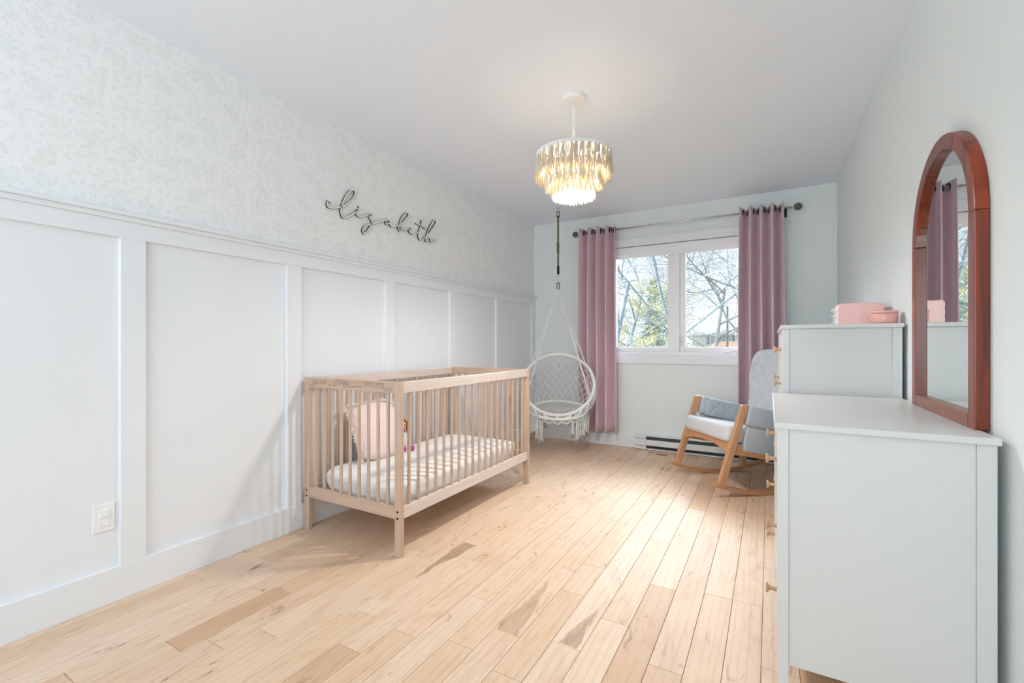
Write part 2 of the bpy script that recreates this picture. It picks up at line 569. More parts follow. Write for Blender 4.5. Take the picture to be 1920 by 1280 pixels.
def tag(o, label=None, cat=None, group=None, kind=None):
    if label: o['label'] = label
    if cat: o['category'] = cat
    if group: o['group'] = group
    if kind: o['kind'] = kind
    return o
def thing(name, label, cat, loc=(0, 0, 0), rz=0.0, group=None):
    o = bpy.data.objects.new(name, None)
    o.empty_display_size = 0.1
    o.location = loc
    o.rotation_euler = (0, 0, rz)
    COL.objects.link(o)
    return tag(o, label, cat, group)
def B(x0, x1, y0, y1, z0, z1): return MB().box(x0, x1, y0, y1, z0, z1)
def rel(o, parent):
    """child built in world coordinates under a moved Empty"""
    o.location = Vector(o.location) - parent.location
    return o
def copy_part(o, parent, loc=None, rot=None):
    c = o.copy()
    COL.objects.link(c)
    c.parent = parent
    if loc is not None: c.location = loc
    if rot is not None: c.rotation_euler = rot
    return c
def catmull(pts, k=6, closed=False):
    pts = [Vector(p) for p in pts]
    n = len(pts)
    out = []
    rng = n if closed else n - 1
    for i in range(rng):
        p1, p2 = pts[i], pts[(i + 1) % n]
        p0 = pts[i - 1] if (closed or i > 0) else p1
        p3 = pts[(i + 2) % n] if (closed or i + 2 < n) else p2
        for q in range(k):
            t = q / k
            out.append(0.5 * ((2 * p1) + (p2 - p0) * t + (2 * p0 - 5 * p1 + 4 * p2 - p3) * t * t + (3 * p1 - p0 - 3 * p2 + p3) * t ** 3))
    if not closed: out.append(pts[-1])
    return out

# ------------------------------------------------------------------ the room
RX, FY, NY, H = 2.879, 4.708, -2.80, 2.44
T = 0.16
PW = 0.1097            # plank width

floor = B(-T, RX + T, NY - T, FY + T, -0.20, -0.016).build('floor', 'subfloor')
tag(floor, 'light maple plank floor', None, None, 'structure')
JOINTS = [(0.66, 2.63), (0.66, 0.88), (0.55, 0.80), (0.43, 0.56), (0.55, 1.22), (0.77, 1.01), (0.88, 2.39), (0.88, 2.64), (1.09, 1.85), (1.09, 1.10), (1.09, 2.28),
          (1.20, 2.44), (1.20, 1.26), (1.31, 1.59), (1.42, 2.08), (1.42, 1.31), (1.53, 1.45), (1.64, 2.09), (1.64, 1.82), (1.64, 1.26), (1.75, 1.49),
          (1.86, 1.71), (1.97, 2.06), (2.08, 2.74), (2.19, 2.10), (0.99, 2.02), (1.09, 3.05), (1.31, 3.30)]
STREAK = {(0.94, 1.8): (1.998, 1.545, 0.052, 0.0, -0.02, 1.0), (1.53, 1.7): (1.452, 1.93, 0.05, 0.0, -0.02, 0.62), (1.75, 1.6): (1.495, 1.79, 0.038, 0.0, 0.03, 0.85)}
edges = []
x = 0.053
while x < RX: edges.append(x); x += PW
edges = [0.0] + edges + [RX]
n_pl = 0
for ci in range(len(edges) - 1):
    xa, xb = edges[ci], edges[ci + 1]
    if xb - xa < 0.005: continue
    xc = (xa + xb) / 2
    rs = random.Random(100 + ci)
    ys = sorted(j[1] for j in JOINTS if xa <= j[0] <= xb)
    ends = list(ys)
    lo = ys[0] if ys else rs.uniform(1.2, 2.2)
    hi = ys[-1] if ys else lo
    if not ys: ends = [lo]
    y = lo
    while True:
        y -= rs.uniform(0.55, 1.25)
        if y < NY + 0.25: break
        ends.append(y)
    y = hi
    while True:
        y += rs.uniform(0.45, 1.15)
        if y > FY - 0.2: break
        ends.append(y)
    ends = [NY] + sorted(ends) + [FY]
    for i in range(len(ends) - 1):
        ya, yb = ends[i], ends[i + 1]
        g = 0.0006
        p = B(xa + g, xb - g, ya + g, yb - g, -0.016, 0.0).build('plank', 'plank', floor, bevel=0.0011, origin=(xc, (ya + yb) / 2, 0), segs=1)
        p['streak'] = 0.0
        p['s_y0'], p['s_y1'], p['s_w'], p['s_x'], p['s_dx'] = 0.0, 1.0, 0.0, 0.0, 0.0
        for (sx, sy), (y0, y1, w, x0, dx, st) in STREAK.items():
            if xa < sx < xb and ya < sy < yb:
                yc = (ya + yb) / 2
                p['streak'], p['s_y0'], p['s_y1'], p['s_w'], p['s_x'], p['s_dx'] = st, y0 - yc, y1 - yc, w, x0, dx
        n_pl += 1

ceiling = B(-T, RX + T, NY - T, FY + T, H, H + 0.2).build('ceiling', 'ceil')
tag(ceiling, 'flat white ceiling', None, None, 'structure')

# left wall: wallpaper above, board and batten panelling below
wl = B(-T, 0, NY - T, FY + T, 1.60, H).build('wall_left', 'wallpaper')
tag(wl, 'left wall with pale leaf wallpaper above white board and batten', None, None, 'structure')
ST = [-2.137, -1.382, -0.627, 0.128, 0.883, 1.638, 2.394, 3.139, 3.890, 4.665]
hw = 0.045
yy = [NY] + ST
for i in range(len(ST)):
    ya = yy[i] + (hw if i else 0)
    yb = ST[i] - hw
    if yb - ya < 0.05: continue
    B(-T, 0, ya, yb, 0, 1.60).build('panel', 'panel', wl)
for s_ in ST:
    B(-T, 0.018, s_ - hw, min(s_ + hw, FY), 0.10, 1.517).build('stile', 'panel', wl, bevel=0.0012, segs=1)
B(-0.01, 0.018, NY, FY, 1.517, 1.588).build('top_rail', 'panel', wl, bevel=0.0012, segs=1)
B(-0.01, 0.027, NY, FY, 1.588, 1.6085).build('rail_moulding', 'panel', wl, bevel=0.0015, segs=1)
B(-0.01, 0.040, NY, FY, 1.6085, 1.626).build('ledge_cap', 'panel', wl, bevel=0.0015, segs=1)
bl = B(0, 0.019, NY, FY, 0, 0.142).build('baseboard_left', 'panel', bevel=0.0015, segs=1)
tag(bl, 'tall flat white baseboard under the batten panels', None, None, 'structure')

# right wall
wr = B(RX, RX + T, NY - T, FY + T, 0, H).build('wall_right', 'wall')
tag(wr, 'plain pale right wall behind the dressers', None, None, 'structure')
br = B(RX - 0.014, RX, NY, FY, 0, 0.117).build('baseboard_right', 'trim', bevel=0.0015, segs=1)
tag(br, 'white baseboard behind the dressers', None, None, 'structure')

# far wall with its window opening
WX0, WX1, WZ0, WZ1 = 0.885, 2.275, 0.954, 2.10
wf = MB()
wf.box(-T, WX0, FY, FY + T, 0, H).box(WX1, RX + T, FY, FY + T, 0, H).box(WX0, WX1, FY, FY + T, 0, WZ0).box(WX0, WX1, FY, FY + T, WZ1, H)
wf = wf.build('wall_far', 'wall')
tag(wf, 'pale grey green far wall with the window', None, None, 'structure')
bf = B(0.019, 1.187, FY - 0.014, FY, 0, 0.118).build('baseboard_far', 'trim', bevel=0.0015, segs=1)
tag(bf, 'white baseboard below the window', None, None, 'structure')

# near wall (behind the camera) with an opening added to let fill light in
wn = MB()
NX0, NX1, NZ0, NZ1 = 0.25, 2.55, 0.45, 2.25
wn.box(-T, NX0, NY - T, NY, 0, H).box(NX1, RX + T, NY - T, NY, 0, H).box(NX0, NX1, NY - T, NY, 0, NZ0).box(NX0, NX1, NY - T, NY, NZ1, H)
wn = wn.build('wall_near', 'wall')
tag(wn, 'near wall with an added opening for fill light', None, None, 'structure')

# window in view
w1 = thing('window_1', 'white two pane casement window between the curtains', None, (0, FY, 0))
w1['kind'] = 'structure'
def wpart(mb, name, mat, bevel=0.002, par=w1):
    o = mb.build(name, mat, None, bevel=bevel)
    o.parent = par
    o.location = -w1.location
    return o
wpart(B(WX0 - 0.08, WX1 + 0.08, FY - 0.020, FY, 0.870, 0.954), 'apron', 'trim')
wpart(B(WX0 - 0.08, WX1 + 0.08, FY - 0.020, FY, 2.078, 2.163), 'head_casing', 'trim')
wpart(B(WX0 - 0.08, WX0, FY - 0.020, FY, 0.954, 2.078), 'side_casing', 'trim')
wpart(B(WX1, WX1 + 0.08, FY - 0.020, FY, 0.954, 2.078), 'side_casing', 'trim')
G = FY + 0.070
wpart(B(WX0, WX1, FY - 0.006, FY + 0.13, 0.948, 0.960), 'sill', 'vinyl')
fr = MB().box(WX0, 0.918, FY + 0.02, FY + 0.13, 0.960, 2.10).box(2.240, WX1, FY + 0.02, FY + 0.13, 0.960, 2.10)
fr.box(0.918, 2.240, FY + 0.02, FY + 0.13, 0.960, 0.992).box(0.918, 2.240, FY + 0.02, FY + 0.13, 2.04, 2.10)
fr.box(1.555, 1.605, FY + 0.015, FY + 0.13, 0.992, 2.04)
wpart(fr, 'frame', 'vinyl')
for xa, xb, ga, gb in ((0.918, 1.555, 0.957, 1.489), (1.605, 2.240, 1.657, 2.196)):
    z0, z1 = 1.038, 1.985
    s = MB().box(xa, ga, G - 0.028, G + 0.03, 0.992, 2.04).box(gb, xb, G - 0.028, G + 0.03, 0.992, 2.04)
    s.box(ga, gb, G - 0.028, G + 0.03, 0.992, z0).box(ga, gb, G - 0.028, G + 0.03, z1, 2.04)
    so = wpart(s, 'sash', 'vinyl', 0.004)
    gl = B(ga - 0.004, gb + 0.004, G - 0.003, G + 0.003, z0 - 0.004, z1 + 0.004).build('pane', 'glass')
    gl.parent = so
# lock lever on the mullion, crank on the sill
lv = MB().box(1.618, 1.634, G - 0.046, G - 0.026, 1.045, 1.135)
lv.box(1.621, 1.631, G - 0.062, G - 0.044, 1.085, 1.150)
wpart(lv, 'lock_lever', 'vinyl', 0.004)
ck = MB().box(2.03, 2.11, FY - 0.012, FY + 0.02, 0.960, 0.985)
ck.tube([(2.05, FY - 0.005, 0.985), (2.02, FY - 0.02, 0.992), (1.99, FY - 0.03, 0.975)], 0.006, 6)
ck.tube([(2.05, FY - 0.01, 0.985), (2.10, FY - 0.02, 1.005), (2.15, FY - 0.02, 1.000)], 0.007, 6)
wpart(ck, 'crank_handle', 'vinyl', 0.0)
# rolled-up shade
bd = thing('roller_blind', 'white roller blind rolled up at the window head', 'blind', (1.58, FY + 0.004, 2.0))
o = B(0.90, 2.26, FY - 0.016, FY + 0.018, 1.985, 2.072).build('cassette', 'vinyl', bevel=0.006); o.parent = bd; o.location = -bd.location
o = B(0.93, 2.23, FY + 0.000, FY + 0.010, 1.962, 1.986).build('hem_bar', 'vinyl', bevel=0.003); o.parent = bd; o.location = -bd.location

# ------------------------------------------------------------------ curtains and rod
RY, RZ = FY - 0.098, 2.255
rod = thing('curtain_rod', 'thin steel curtain rod with round mesh finials above window', 'curtain rod', (1.57, RY, RZ))
def rpart(mb, name, mat, smooth=True, par=rod, sub=None):
    o = mb.build(name, mat, smooth=smooth)
    o.parent = sub or par
    if not sub: o.location = -par.location
    return o
rpart(MB().tube([(0.60, RY, RZ), (2.545, RY, RZ)], 0.0085, 12), 'rod', 'steel')
for xs, sg in ((0.60, -1), (2.545, 1)):
    Mx = Matrix.Translation((xs, RY, RZ)) @ Matrix.Rotation(sg * pi / 2, 4, 'Y')
    fin = rpart(MB().lathe([(0.011, 0.0), (0.013, 0.006), (0.008, 0.012), (0.012, 0.018), (0.009, 0.024)], 16, Mx), 'finial', 'steel')
    mesh_ball = MB()
    cc = Vector((xs + sg * 0.050, RY, RZ))
    r_ = 0.030
    mesh_ball.lathe([(0.001, -0.022), (0.016, -0.015), (0.022, 0), (0.016, 0.015), (0.001, 0.022)], 12, Matrix.Translation(cc))
    for k in range(10):
        for d in (-1, 1):
            pts = []
            for q in range(13):
                th = pi * q / 12
                ph = 2 * pi * k / 10 + d * th * 0.9
                pts.append(cc + Vector((cos(th) * r_, sin(th) * cos(ph) * r_, sin(th) * sin(ph) * r_)))
            mesh_ball.tube(pts, 0.0022, 4, cap=False)
    rpart(mesh_ball, 'mesh_ball', 'pewter', sub=fin)
for xb in (0.640, 2.502):
    bk = MB().box(xb - 0.008, xb + 0.008, RY - 0.012, FY, RZ - 0.020, RZ - 0.008).box(xb - 0.012, xb + 0.012, FY - 0.006, FY, RZ - 0.06, RZ + 0.02)
    bk.tube([(xb, RY, RZ - 0.045), (xb, RY, RZ - 0.012)], 0.005, 8)
    rpart(bk, 'bracket', 'black', False)

def curtain(name, label, x0, x1, folds, z0, flare, seed):
    t = thing(name, label, 'curtain', ((x0 + x1) / 2, RY, 0.0), 0, 'pink curtains beside the window')
    nu, nv = folds * 26 + 1, 30
    rs = random.Random(seed)
    ph = [rs.uniform(-0.5, 0.5) for _ in range(8)]
    P = (x1 - x0) / folds
    def fn(i, j):
        s = i / (nu - 1) * folds
        v = j / (nv - 1)
        z = z0 + (2.295 - z0) * v
        c = cos(2 * pi * s)
        amp = 0.080 + 0.004 * sin(3 * v + ph[int(s) % 8])
        y = -amp * (abs(c) ** 0.5) * (1 if c > 0 else -1)
        xx = x0 + s * P - 0.024 * sin(4 * pi * s) * (0.5 + 0.5 * (1 - v)) + 0.006 * sin(5 * v + ph[(int(s) + 3) % 8]) * (1 - v)
        xx += flare * (1 - v) * (s / folds - 0.5)
        return (xx - t.location.x, y * (0.75 + 0.25 * v if v > 0.9 else 1.0), z)
    MB().grid(nu, nv, fn).build('fabric', 'curtain', t, smooth=True, solid=0.003)
    # eyelets where the cloth crosses the rod
    for k in range(folds * 2):
        xx = x0 + (k + 0.5) * P / 2 - t.location.x
        ang = 0.15
        pts = [(xx + 0.004 * sin(a), 0.028 * cos(a), RZ + 0.028 * sin(a)) for a in [2 * pi * q / 20 for q in range(20)]]
        MB().tube(pts, 0.0055, 6, closed=True).build('eyelet', 'black', t, smooth=True)
    return t
curtain('curtain', 'pink curtain left of the window behind the hanging chair', 0.625, 1.005, 4, 0.155, 0.02, 3)
curtain('curtain', 'pink curtain right of the window behind the rocking chair', 2.150, 2.485, 4, 0.155, 0.03, 8)

# ------------------------------------------------------------------ baseboard heater, floor vent, switch
hx0, hx1 = 1.188, 2.62
ht = thing('baseboard_heater', 'long white electric baseboard heater under the window', 'heater', (1.9, FY - 0.03, 0))
def hpart(mb, name, mat, bevel=0.0015, p=None):
    o = mb.build(name, mat, bevel=bevel)
    o.parent = p or ht
    if not p: o.location = -ht.location
    return o
hy_ = FY - 0.068
hpart(B(hx0, hx1, FY - 0.020, FY - 0.002, 0.004, 0.148), 'back_plate', 'heater')
hpart(B(hx0, hx1, hy_, FY - 0.02, 0.138, 0.149), 'top_cap', 'heater')
hpart(B(hx0 + 0.11, hx1, hy_ + 0.004, hy_ + 0.010, 0.046, 0.104), 'front_cover', 'heater')
hpart(B(hx0 + 0.0, hx0 + 0.11, hy_ + 0.001, FY - 0.02, 0.006, 0.138), 'end_box', 'heater')
hpart(B(hx0 + 0.0, hx0 + 0.11, hy_ - 0.001, hy_ + 0.001, 0.113, 0.116), 'end_seam', 'dark', 0)
hpart(B(hx0 + 0.0, hx0 + 0.11, hy_ - 0.001, hy_ + 0.001, 0.040, 0.043), 'end_seam', 'dark', 0)
hpart(B(hx0 + 0.11, hx1, hy_ + 0.002, FY - 0.02, 0.004, 0.016), 'bottom_lip', 'heater')
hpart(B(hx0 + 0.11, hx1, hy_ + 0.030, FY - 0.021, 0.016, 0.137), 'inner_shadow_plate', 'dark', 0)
fins = MB()
xx = hx0 + 0.12
while xx < hx1 - 0.01:
    fins.box(xx, xx + 0.002, hy_ + 0.012, hy_ + 0.030, 0.020, 0.044)
    xx += 0.009
fo = hpart(fins, 'fin_row', 'dark', 0)
fo['kind'] = 'stuff'

vt = thing('floor_vent', 'flush wooden floor vent in front of the heater', 'vent', (1.54, 4.50, 0.0))
def vpart(mb, name, mat, bevel=0.001):
    o = mb.build(name, mat, bevel=bevel); o.parent = vt; o.location = -vt.location; return o
vf = MB().box(1.385, 1.715, 4.435, 4.455, 0.0, 0.006).box(1.385, 1.715, 4.545, 4.565, 0.0, 0.006)
vf.box(1.385, 1.43, 4.455, 4.545, 0.0, 0.006).box(1.535, 1.60, 4.455, 4.545, 0.0, 0.006).box(1.68, 1.715, 4.455, 4.545, 0.0, 0.006)
vpart(vf, 'frame', 'ventwood')
for xa, xb in ((1.43, 1.535), (1.60, 1.68)):
    vpart(B(xa, xb, 4.455, 4.545, 0.0, 0.002), 'grille', 'ventdark', 0)
    for q in range(5):
        ya = 4.462 + q * 0.017
        vpart(B(xa, xb, ya, ya + 0.008, 0.002, 0.005), 'slat', 'ventdark', 0)

sw = thing('wall_switch', 'white two button switch plate low on the panelled wall', 'switch', (0.0, 0.7875, 0.356))
def spart(mb, name, bevel, mat='switch'):
    return mb.build(name, mat, sw, bevel=bevel)
spart(B(0.0, 0.006, -0.036, 0.036, -0.057, 0.057), 'plate', 0.0025)
spart(B(0.005, 0.012, -0.017, 0.017, 0.001, 0.034), 'button', 0.002)
spart(B(0.005, 0.010, -0.017, 0.017, -0.034, -0.001), 'button', 0.002)
for zz in (-0.049, 0.049):
    spart(MB().lathe([(0.0035, 0), (0.0035, 0.0075), (0.001, 0.008)], 10, Matrix.Translation((0, 0, zz)) @ Matrix.Rotation(pi / 2, 4, 'Y')), 'screw', 0)

# ------------------------------------------------------------------ name sign in script on the wallpaper
SIGN = [[(1.888, 1.948), (1.873, 1.955), (1.863, 1.937), (1.868, 1.918), (1.892, 1.915), (1.93, 1.926), (1.968, 1.942), (2.002, 1.965), (2.043, 2.002), (2.075, 2.044), (2.078, 2.071), (2.06, 2.077), (2.031, 2.057), (1.999, 2.013), (1.977, 1.965), (1.966, 1.93), (1.966, 1.898), (1.98, 1.878), (2.002, 1.881), (2.043, 1.908), (2.078, 1.935), (2.1, 1.958)], [(2.1, 1.958), (2.087, 1.931), (2.102, 1.917), (2.133, 1.92), (2.176, 1.943), (2.208, 1.959), (2.228, 1.958), (2.221, 1.946), (2.199, 1.93), (2.215, 1.923), (2.222, 1.903), (2.211, 1.875), (2.189, 1.841), (2.164, 1.816), (2.145, 1.817), (2.143, 1.836), (2.164, 1.862), (2.202, 1.884), (2.241, 1.901), (2.294, 1.924), (2.349, 1.95), (2.371, 1.962)], [(2.387, 1.952), (2.366, 1.953), (2.352, 1.933), (2.363, 1.921), (2.384, 1.94), (2.389, 1.951), (2.391, 1.929), (2.412, 1.918), (2.448, 1.929), (2.485, 1.945), (2.508, 1.996), (2.546, 2.04), (2.573, 2.058), (2.588, 2.048), (2.562, 2.009), (2.519, 1.969), (2.489, 1.944), (2.478, 1.92), (2.493, 1.903), (2.508, 1.915), (2.504, 1.93), (2.531, 1.92), (2.577, 1.934), (2.607, 1.94), (2.621, 1.95), (2.605, 1.947), (2.591, 1.929), (2.601, 1.915), (2.625, 1.908), (2.665, 1.92), (2.698, 1.938)], [(2.739, 2.04), (2.719, 1.985), (2.698, 1.93), (2.698, 1.896), (2.724, 1.88), (2.758, 1.897), (2.788, 1.926), (2.818, 1.984), (2.854, 2.038), (2.89, 2.076), (2.911, 2.068), (2.881, 2.021), (2.836, 1.97), (2.801, 1.928), (2.783, 1.896), (2.79, 1.884), (2.801, 1.905), (2.823, 1.924), (2.836, 1.912), (2.841, 1.893), (2.872, 1.897), (2.923, 1.921)], [(2.665, 1.998), (2.715, 1.998), (2.783, 1.983)], [(2.107, 1.982), (2.116, 1.976)]]
sg = thing('name_sign', 'cream cut-out script name sign on the leaf wallpaper', 'sign', (0.0, 2.39, 1.95))
for k, stp in enumerate(SIGN):
    pts = catmull([(y, z, 0) for y, z in stp], 6)
    mb = MB()
    n = len(pts)
    for i, p in enumerate(pts):
        tn = (pts[min(i + 1, n - 1)] - pts[max(i - 1, 0)]).normalized()
        nr = Vector((-tn.y, tn.x, 0)) * (0.0046 if k != 5 else 0.006)
        for xx, s_ in ((0.001, 1), (0.013, 1), (0.013, -1), (0.001, -1)):
            q = p + nr * s_
            mb.v.append((xx, q.x - 2.39, q.y - 1.95))
    for i in range(n - 1):
        a, b = i * 4, i * 4 + 4
        for e in range(4):
            e2 = (e + 1) % 4
            mb.f.append((a + e, a + e2, b + e2, b + e))
            mb.mi.append(0 if e == 1 else 1)
    mb.f.append((0, 1, 2, 3)); mb.mi.append(1)
    e = (n - 1) * 4
    mb.f.append((e + 3, e + 2, e + 1, e)); mb.mi.append(1)
    mb.build(['letter_stroke', 'letter_stroke', 'letter_stroke', 'letter_stroke', 'cross_bar', 'dot'][k], ['signf', 'signs'], sg)

# ------------------------------------------------------------------ crib
crib = thing('crib', 'slatted beech wood baby crib against the panelled wall', 'crib', (0.405, 2.39, 0))
def cpart(mb, name, mat, bevel=0.003, origin=None, par=None):
    o = mb.build(name, mat, bevel=bevel, origin=origin)
    if par is not None:
        o.parent = par
        o.location = Vector(o.location) - crib.location if False else o.location
        return o
    o.parent = crib
    o.location = Vector(o.location) - crib.location
    return o
CX0, CX1, CY0, CY1, CT = 0.030, 0.780, 1.690, 3.088, 0.877
pw, pd = 0.042, 0.026
for x0 in (CX0, CX1 - pw):
    for y0 in (CY0, CY1 - pd):
        cpart(B(x0, x0 + pw, y0, y0 + pd, 0.0, CT), 'post', 'beech', 0.003, (x0 + pw / 2, y0 + pd / 2, 0))
for y0 in (CY0 + 0.002, CY1 - 0.024):
    cpart(B(CX0 + pw, CX1 - pw, y0, y0 + 0.022, CT - 0.057, CT), 'top_rail', 'beech_h', 0.003, (0.405, y0 + 0.011, CT - 0.03))
    cpart(B(CX0 + pw, CX1 - pw, y0, y0 + 0.022, 0.186, 0.247), 'bottom_rail', 'beech_h', 0.003, (0.405, y0 + 0.011, 0.216))
for x0 in (CX0 + 0.006, CX1 - 0.028):
    cpart(B(x0, x0 + 0.024, CY0 + pd, CY1 - pd, CT - 0.057, CT), 'top_rail', 'beech_y_lit', 0.003, (x0 + 0.012, 2.39, CT - 0.03))
    cpart(B(x0, x0 + 0.024, CY0 + pd, CY1 - pd, 0.186, 0.247), 'bottom_rail', 'beech_y_lit', 0.003, (x0 + 0.012, 2.39, 0.216))
slat0 = None
zc = (0.247 + CT - 0.057) / 2
def add_slat(x, y, rz):
    global slat0
    loc = (x - crib.location.x, y - crib.location.y, zc)
    if slat0 is None:
        hh = (CT - 0.057 - 0.247) / 2 + 0.004
        slat0 = B(-0.0085, 0.0085, -0.006, 0.006, -hh, hh).build('slat', 'beech', crib, bevel=0.003)
        slat0.location = loc
        slat0.rotation_euler = (0, 0, rz)
    else:
        copy_part(slat0, crib, loc, (0, 0, rz))
for y in (CY0 + 0.013, CY1 - 0.013):
    for i in range(9):
        add_slat(0.120 + i * 0.0703, y, 0)
for xs in (CX0 + 0.018, CX1 - 0.016):
    for i in range(18):
        add_slat(xs, 1.768 + i * 0.0722, pi / 2)
base = B(CX0 + 0.03, CX1 - 0.03, CY0 + 0.03, CY1 - 0.03, 0.196, 0.206).build('mattress_base', 'beech_y_lit', bevel=0.002)
base.parent = crib
base.location = -crib.location
# bolt heads
for zz in (0.864, 0.238, 0.205):
    for x0 in (CX0 + pw / 2, CX1 - pw / 2):
        Mb = Matrix.Translation((x0, CY0 - 0.0005, zz - 0.012)) @ Matrix.Rotation(pi / 2, 4, 'X')
        cpart(MB().lathe([(0.006, -0.002), (0.006, 0.001), (0.003, 0.0014)], 12, Mb), 'bolt', 'steel' if zz > 0.5 else 'black', 0)
# printed warning band on the end rail
def printed(txt, x, z, size):
    cu = bpy.data.curves.new('printed_text', 'FONT')
    cu.body = txt
    cu.size = size
    cu.extrude = 0.0
    tmp = bpy.data.objects.new('printed_text', cu)
    COL.objects.link(tmp)
    dg = bpy.context.evaluated_depsgraph_get()
    me = bpy.data.meshes.new_from_object(tmp.evaluated_get(dg))
    bpy.data.objects.remove(tmp)
    me.materials.clear()
    me.materials.append(MAT['ink'])
    o = bpy.data.objects.new('printed_text', me)
    COL.objects.link(o)
    o.parent = crib
    o.rotation_euler = (pi / 2, 0, 0)
    o.location = (x - crib.location.x, CY0 + 0.0015 - crib.location.y, z)
    return o
printed('WARNING', 0.082, CT - 0.046, 0.011)
printed('MISE EN GARDE', 0.235, CT - 0.040, 0.010)
printed('ADVERTENCIA', 0.425, CT - 0.040, 0.0125)
rs = random.Random(5)
for (xa, xb, zt) in ((0.10, 0.155, 0.012), (0.165, 0.225, 0.010), (0.29, 0.40, 0.008), (0.36, 0.42, 0.022), (0.52, 0.585, 0.008), (0.60, 0.665, 0.010), (0.66, 0.725, 0.030)):
    mb = MB()
    for q in range(4):
        z = CT - zt - q * 0.0065
        x = xa
        while x < xb:
            wdt = rs.uniform(0.004, 0.012)
            mb.box(x, min(x + wdt, xb), CY0 + 0.0012, CY0 + 0.0018, z - 0.0016, z)
            x += wdt + 0.0025
    o = cpart(mb, 'fine_print', 'ink', 0)
    o['kind'] = 'stuff'

# mattress with a loose white sheet
mt = thing('mattress', 'crib mattress in a wrinkled white fitted sheet', 'mattress', (0.405, 2.39, 0.207))
rs = random.Random(9)
def matt(i, j):
    nu, nv = 72, 21
    a = 2 * pi * i / nu
    hx, hy, h = 0.318, 0.630, 0.128
    e = 0.16
    cx = (abs(cos(a)) ** e) * (1 if cos(a) > 0 else -1)
    cy = (abs(sin(a)) ** e) * (1 if sin(a) > 0 else -1)
    if j < 13:
        t = j / 12
        z = h * t
        r = 1 - 0.045 * (1 - t) ** 3 - 0.06 * max(0, (t - 0.72) / 0.28) ** 2.5
        r += 0.006 * sin(7 * a + 9 * t) + 0.005 * sin(19 * a - 5 * t)
        if t > 0.85: z = h * (0.85 + 0.15 * sin((t - 0.85) / 0.15 * pi / 2))
    else:
        q = (j - 12) / 8
        r = 0.94 * (1 - q) + 0.0005
        z = h + 0.006 * sin(pi * q / 2) + 0.0015 * sin(9 * a + 11 * q)
    # sheet wrinkles along the sides
    return (hx * cx * r + 0.002 * sin(23 * a + j), hy * cy * r + 0.002 * sin(17 * a), z)
MB().grid(72, 21, matt, wrap_u=True).build('sheet', 'sheet', mt, smooth=True)

# pillow leaning on the wall-side slats
def cushion(name, mat, w, h, t, parent=None, nu=26, nv=26, round_=0.28, edge=4.0, quilt=None, back=True):
    mb = MB()
    def pt(a, b, side):
        x = a * sqrt(max(0, 1 - round_ * b * b * a * a)) * w / 2
        y = b * sqrt(max(0, 1 - round_ * a * a * b * b)) * h / 2
        d = ((1 - abs(a) ** edge) * (1 - abs(b) ** edge)) ** 0.45 * t / 2
        if quilt and side > 0: d += quilt(x, y) * min(1, 4 * (1 - abs(a))) * min(1, 4 * (1 - abs(b)))
        return (x, y, side * d)
    for side in (1, -1):
        mb.grid(nu, nv, lambda i, j: pt(2 * i / (nu - 1) - 1, 2 * j / (nv - 1) - 1, side))
    o = mb.build(name, mat, parent, smooth=True)
    bm = bmesh.new(); bm.from_mesh(o.data)
    bmesh.ops.remove_doubles(bm, verts=bm.verts, dist=1e-5)
    bmesh.ops.recalc_face_normals(bm, faces=bm.faces)
    bm.to_mesh(o.data); bm.free()
    o.data.polygons.foreach_set('use_smooth', [True] * len(o.data.polygons))
    return o
pl = thing('pillow', 'square pink striped pillow with cream fringe inside the crib', 'pillow', (0.168, 2.128, 0.512))
pl.rotation_euler = Matrix(((0, -0.42, 0.907), (1, 0, 0), (0, 0.907, 0.42))).to_euler()
cushion('cover', 'pillow', 0.375, 0.375, 0.13, pl)
fr_ = MB()
rs = random.Random(4)
for k in range(150):
    s = k / 150 * 4
    e = int(s); q = (s - e) * 2 - 1
    e0 = 0.181
    px_, py_ = [(q * e0, -e0), (e0, q * e0), (-q * e0, e0), (-e0, -q * e0)][e]
    ox, oy = [(0, -1), (1, 0), (0, 1), (-1, 0)][e]
    L_ = rs.uniform(0.018, 0.027)
    if abs(q) > 0.9:
        pass
    fr_.tube([(px_, py_, 0), (px_ + ox * L_ * 0.5, py_ + oy * L_ * 0.5, rs.uniform(-0.006, 0.006)), (px_ + ox * L_ + rs.uniform(-0.004, 0.004), py_ + oy * L_ + rs.uniform(-0.004, 0.004), rs.uniform(-0.012, 0.012))], [0.0035, 0.0036, 0.003], 5)
fo = fr_.build('fringe', 'fringe', pl, smooth=True)
fo['kind'] = 'stuff'

# rag doll beside the pillow
dl = thing('doll', 'small rag doll with brown hair and pink shoes beside the pillow', 'doll', (0.160, 2.362, 0.338))
dl.rotation_euler = (0, 0, radians(-22))
def ball(mb, c, rx, ry, rz, n=14):
    def fn(i, j):
        th = pi * j / (n - 1)
        ph = 2 * pi * i / n
        return (c[0] + rx * sin(th) * cos(ph), c[1] + ry * sin(th) * sin(ph), c[2] + rz * cos(th))
    return mb.grid(n, n, fn, wrap_u=True)
mb = MB()
ball(mb, (-0.02, 0.0, 0.165), 0.034, 0.036, 0.040)                       # head
mb.tube([(-0.02, 0, 0.13), (-0.015, 0, 0.10), (-0.005, 0, 0.06), (0.0, 0, 0.012)], [0.014, 0.026, 0.032, 0.034], 12)
for s_ in (-1, 1):
    mb.tube([(-0.015, s_ * 0.022, 0.112), (0.004, s_ * 0.044, 0.085), (0.026, s_ * 0.046, 0.055), (0.034, s_ * 0.044, 0.046)], [0.011, 0.010, 0.010, 0.011], 8)
    mb.tube([(0.01, s_ * 0.020, 0.018), (0.05, s_ * 0.026, 0.020), (0.085, s_ * 0.030, 0.018)], [0.014, 0.012, 0.011], 8)
mb.build('body', 'skin', dl, smooth=True)
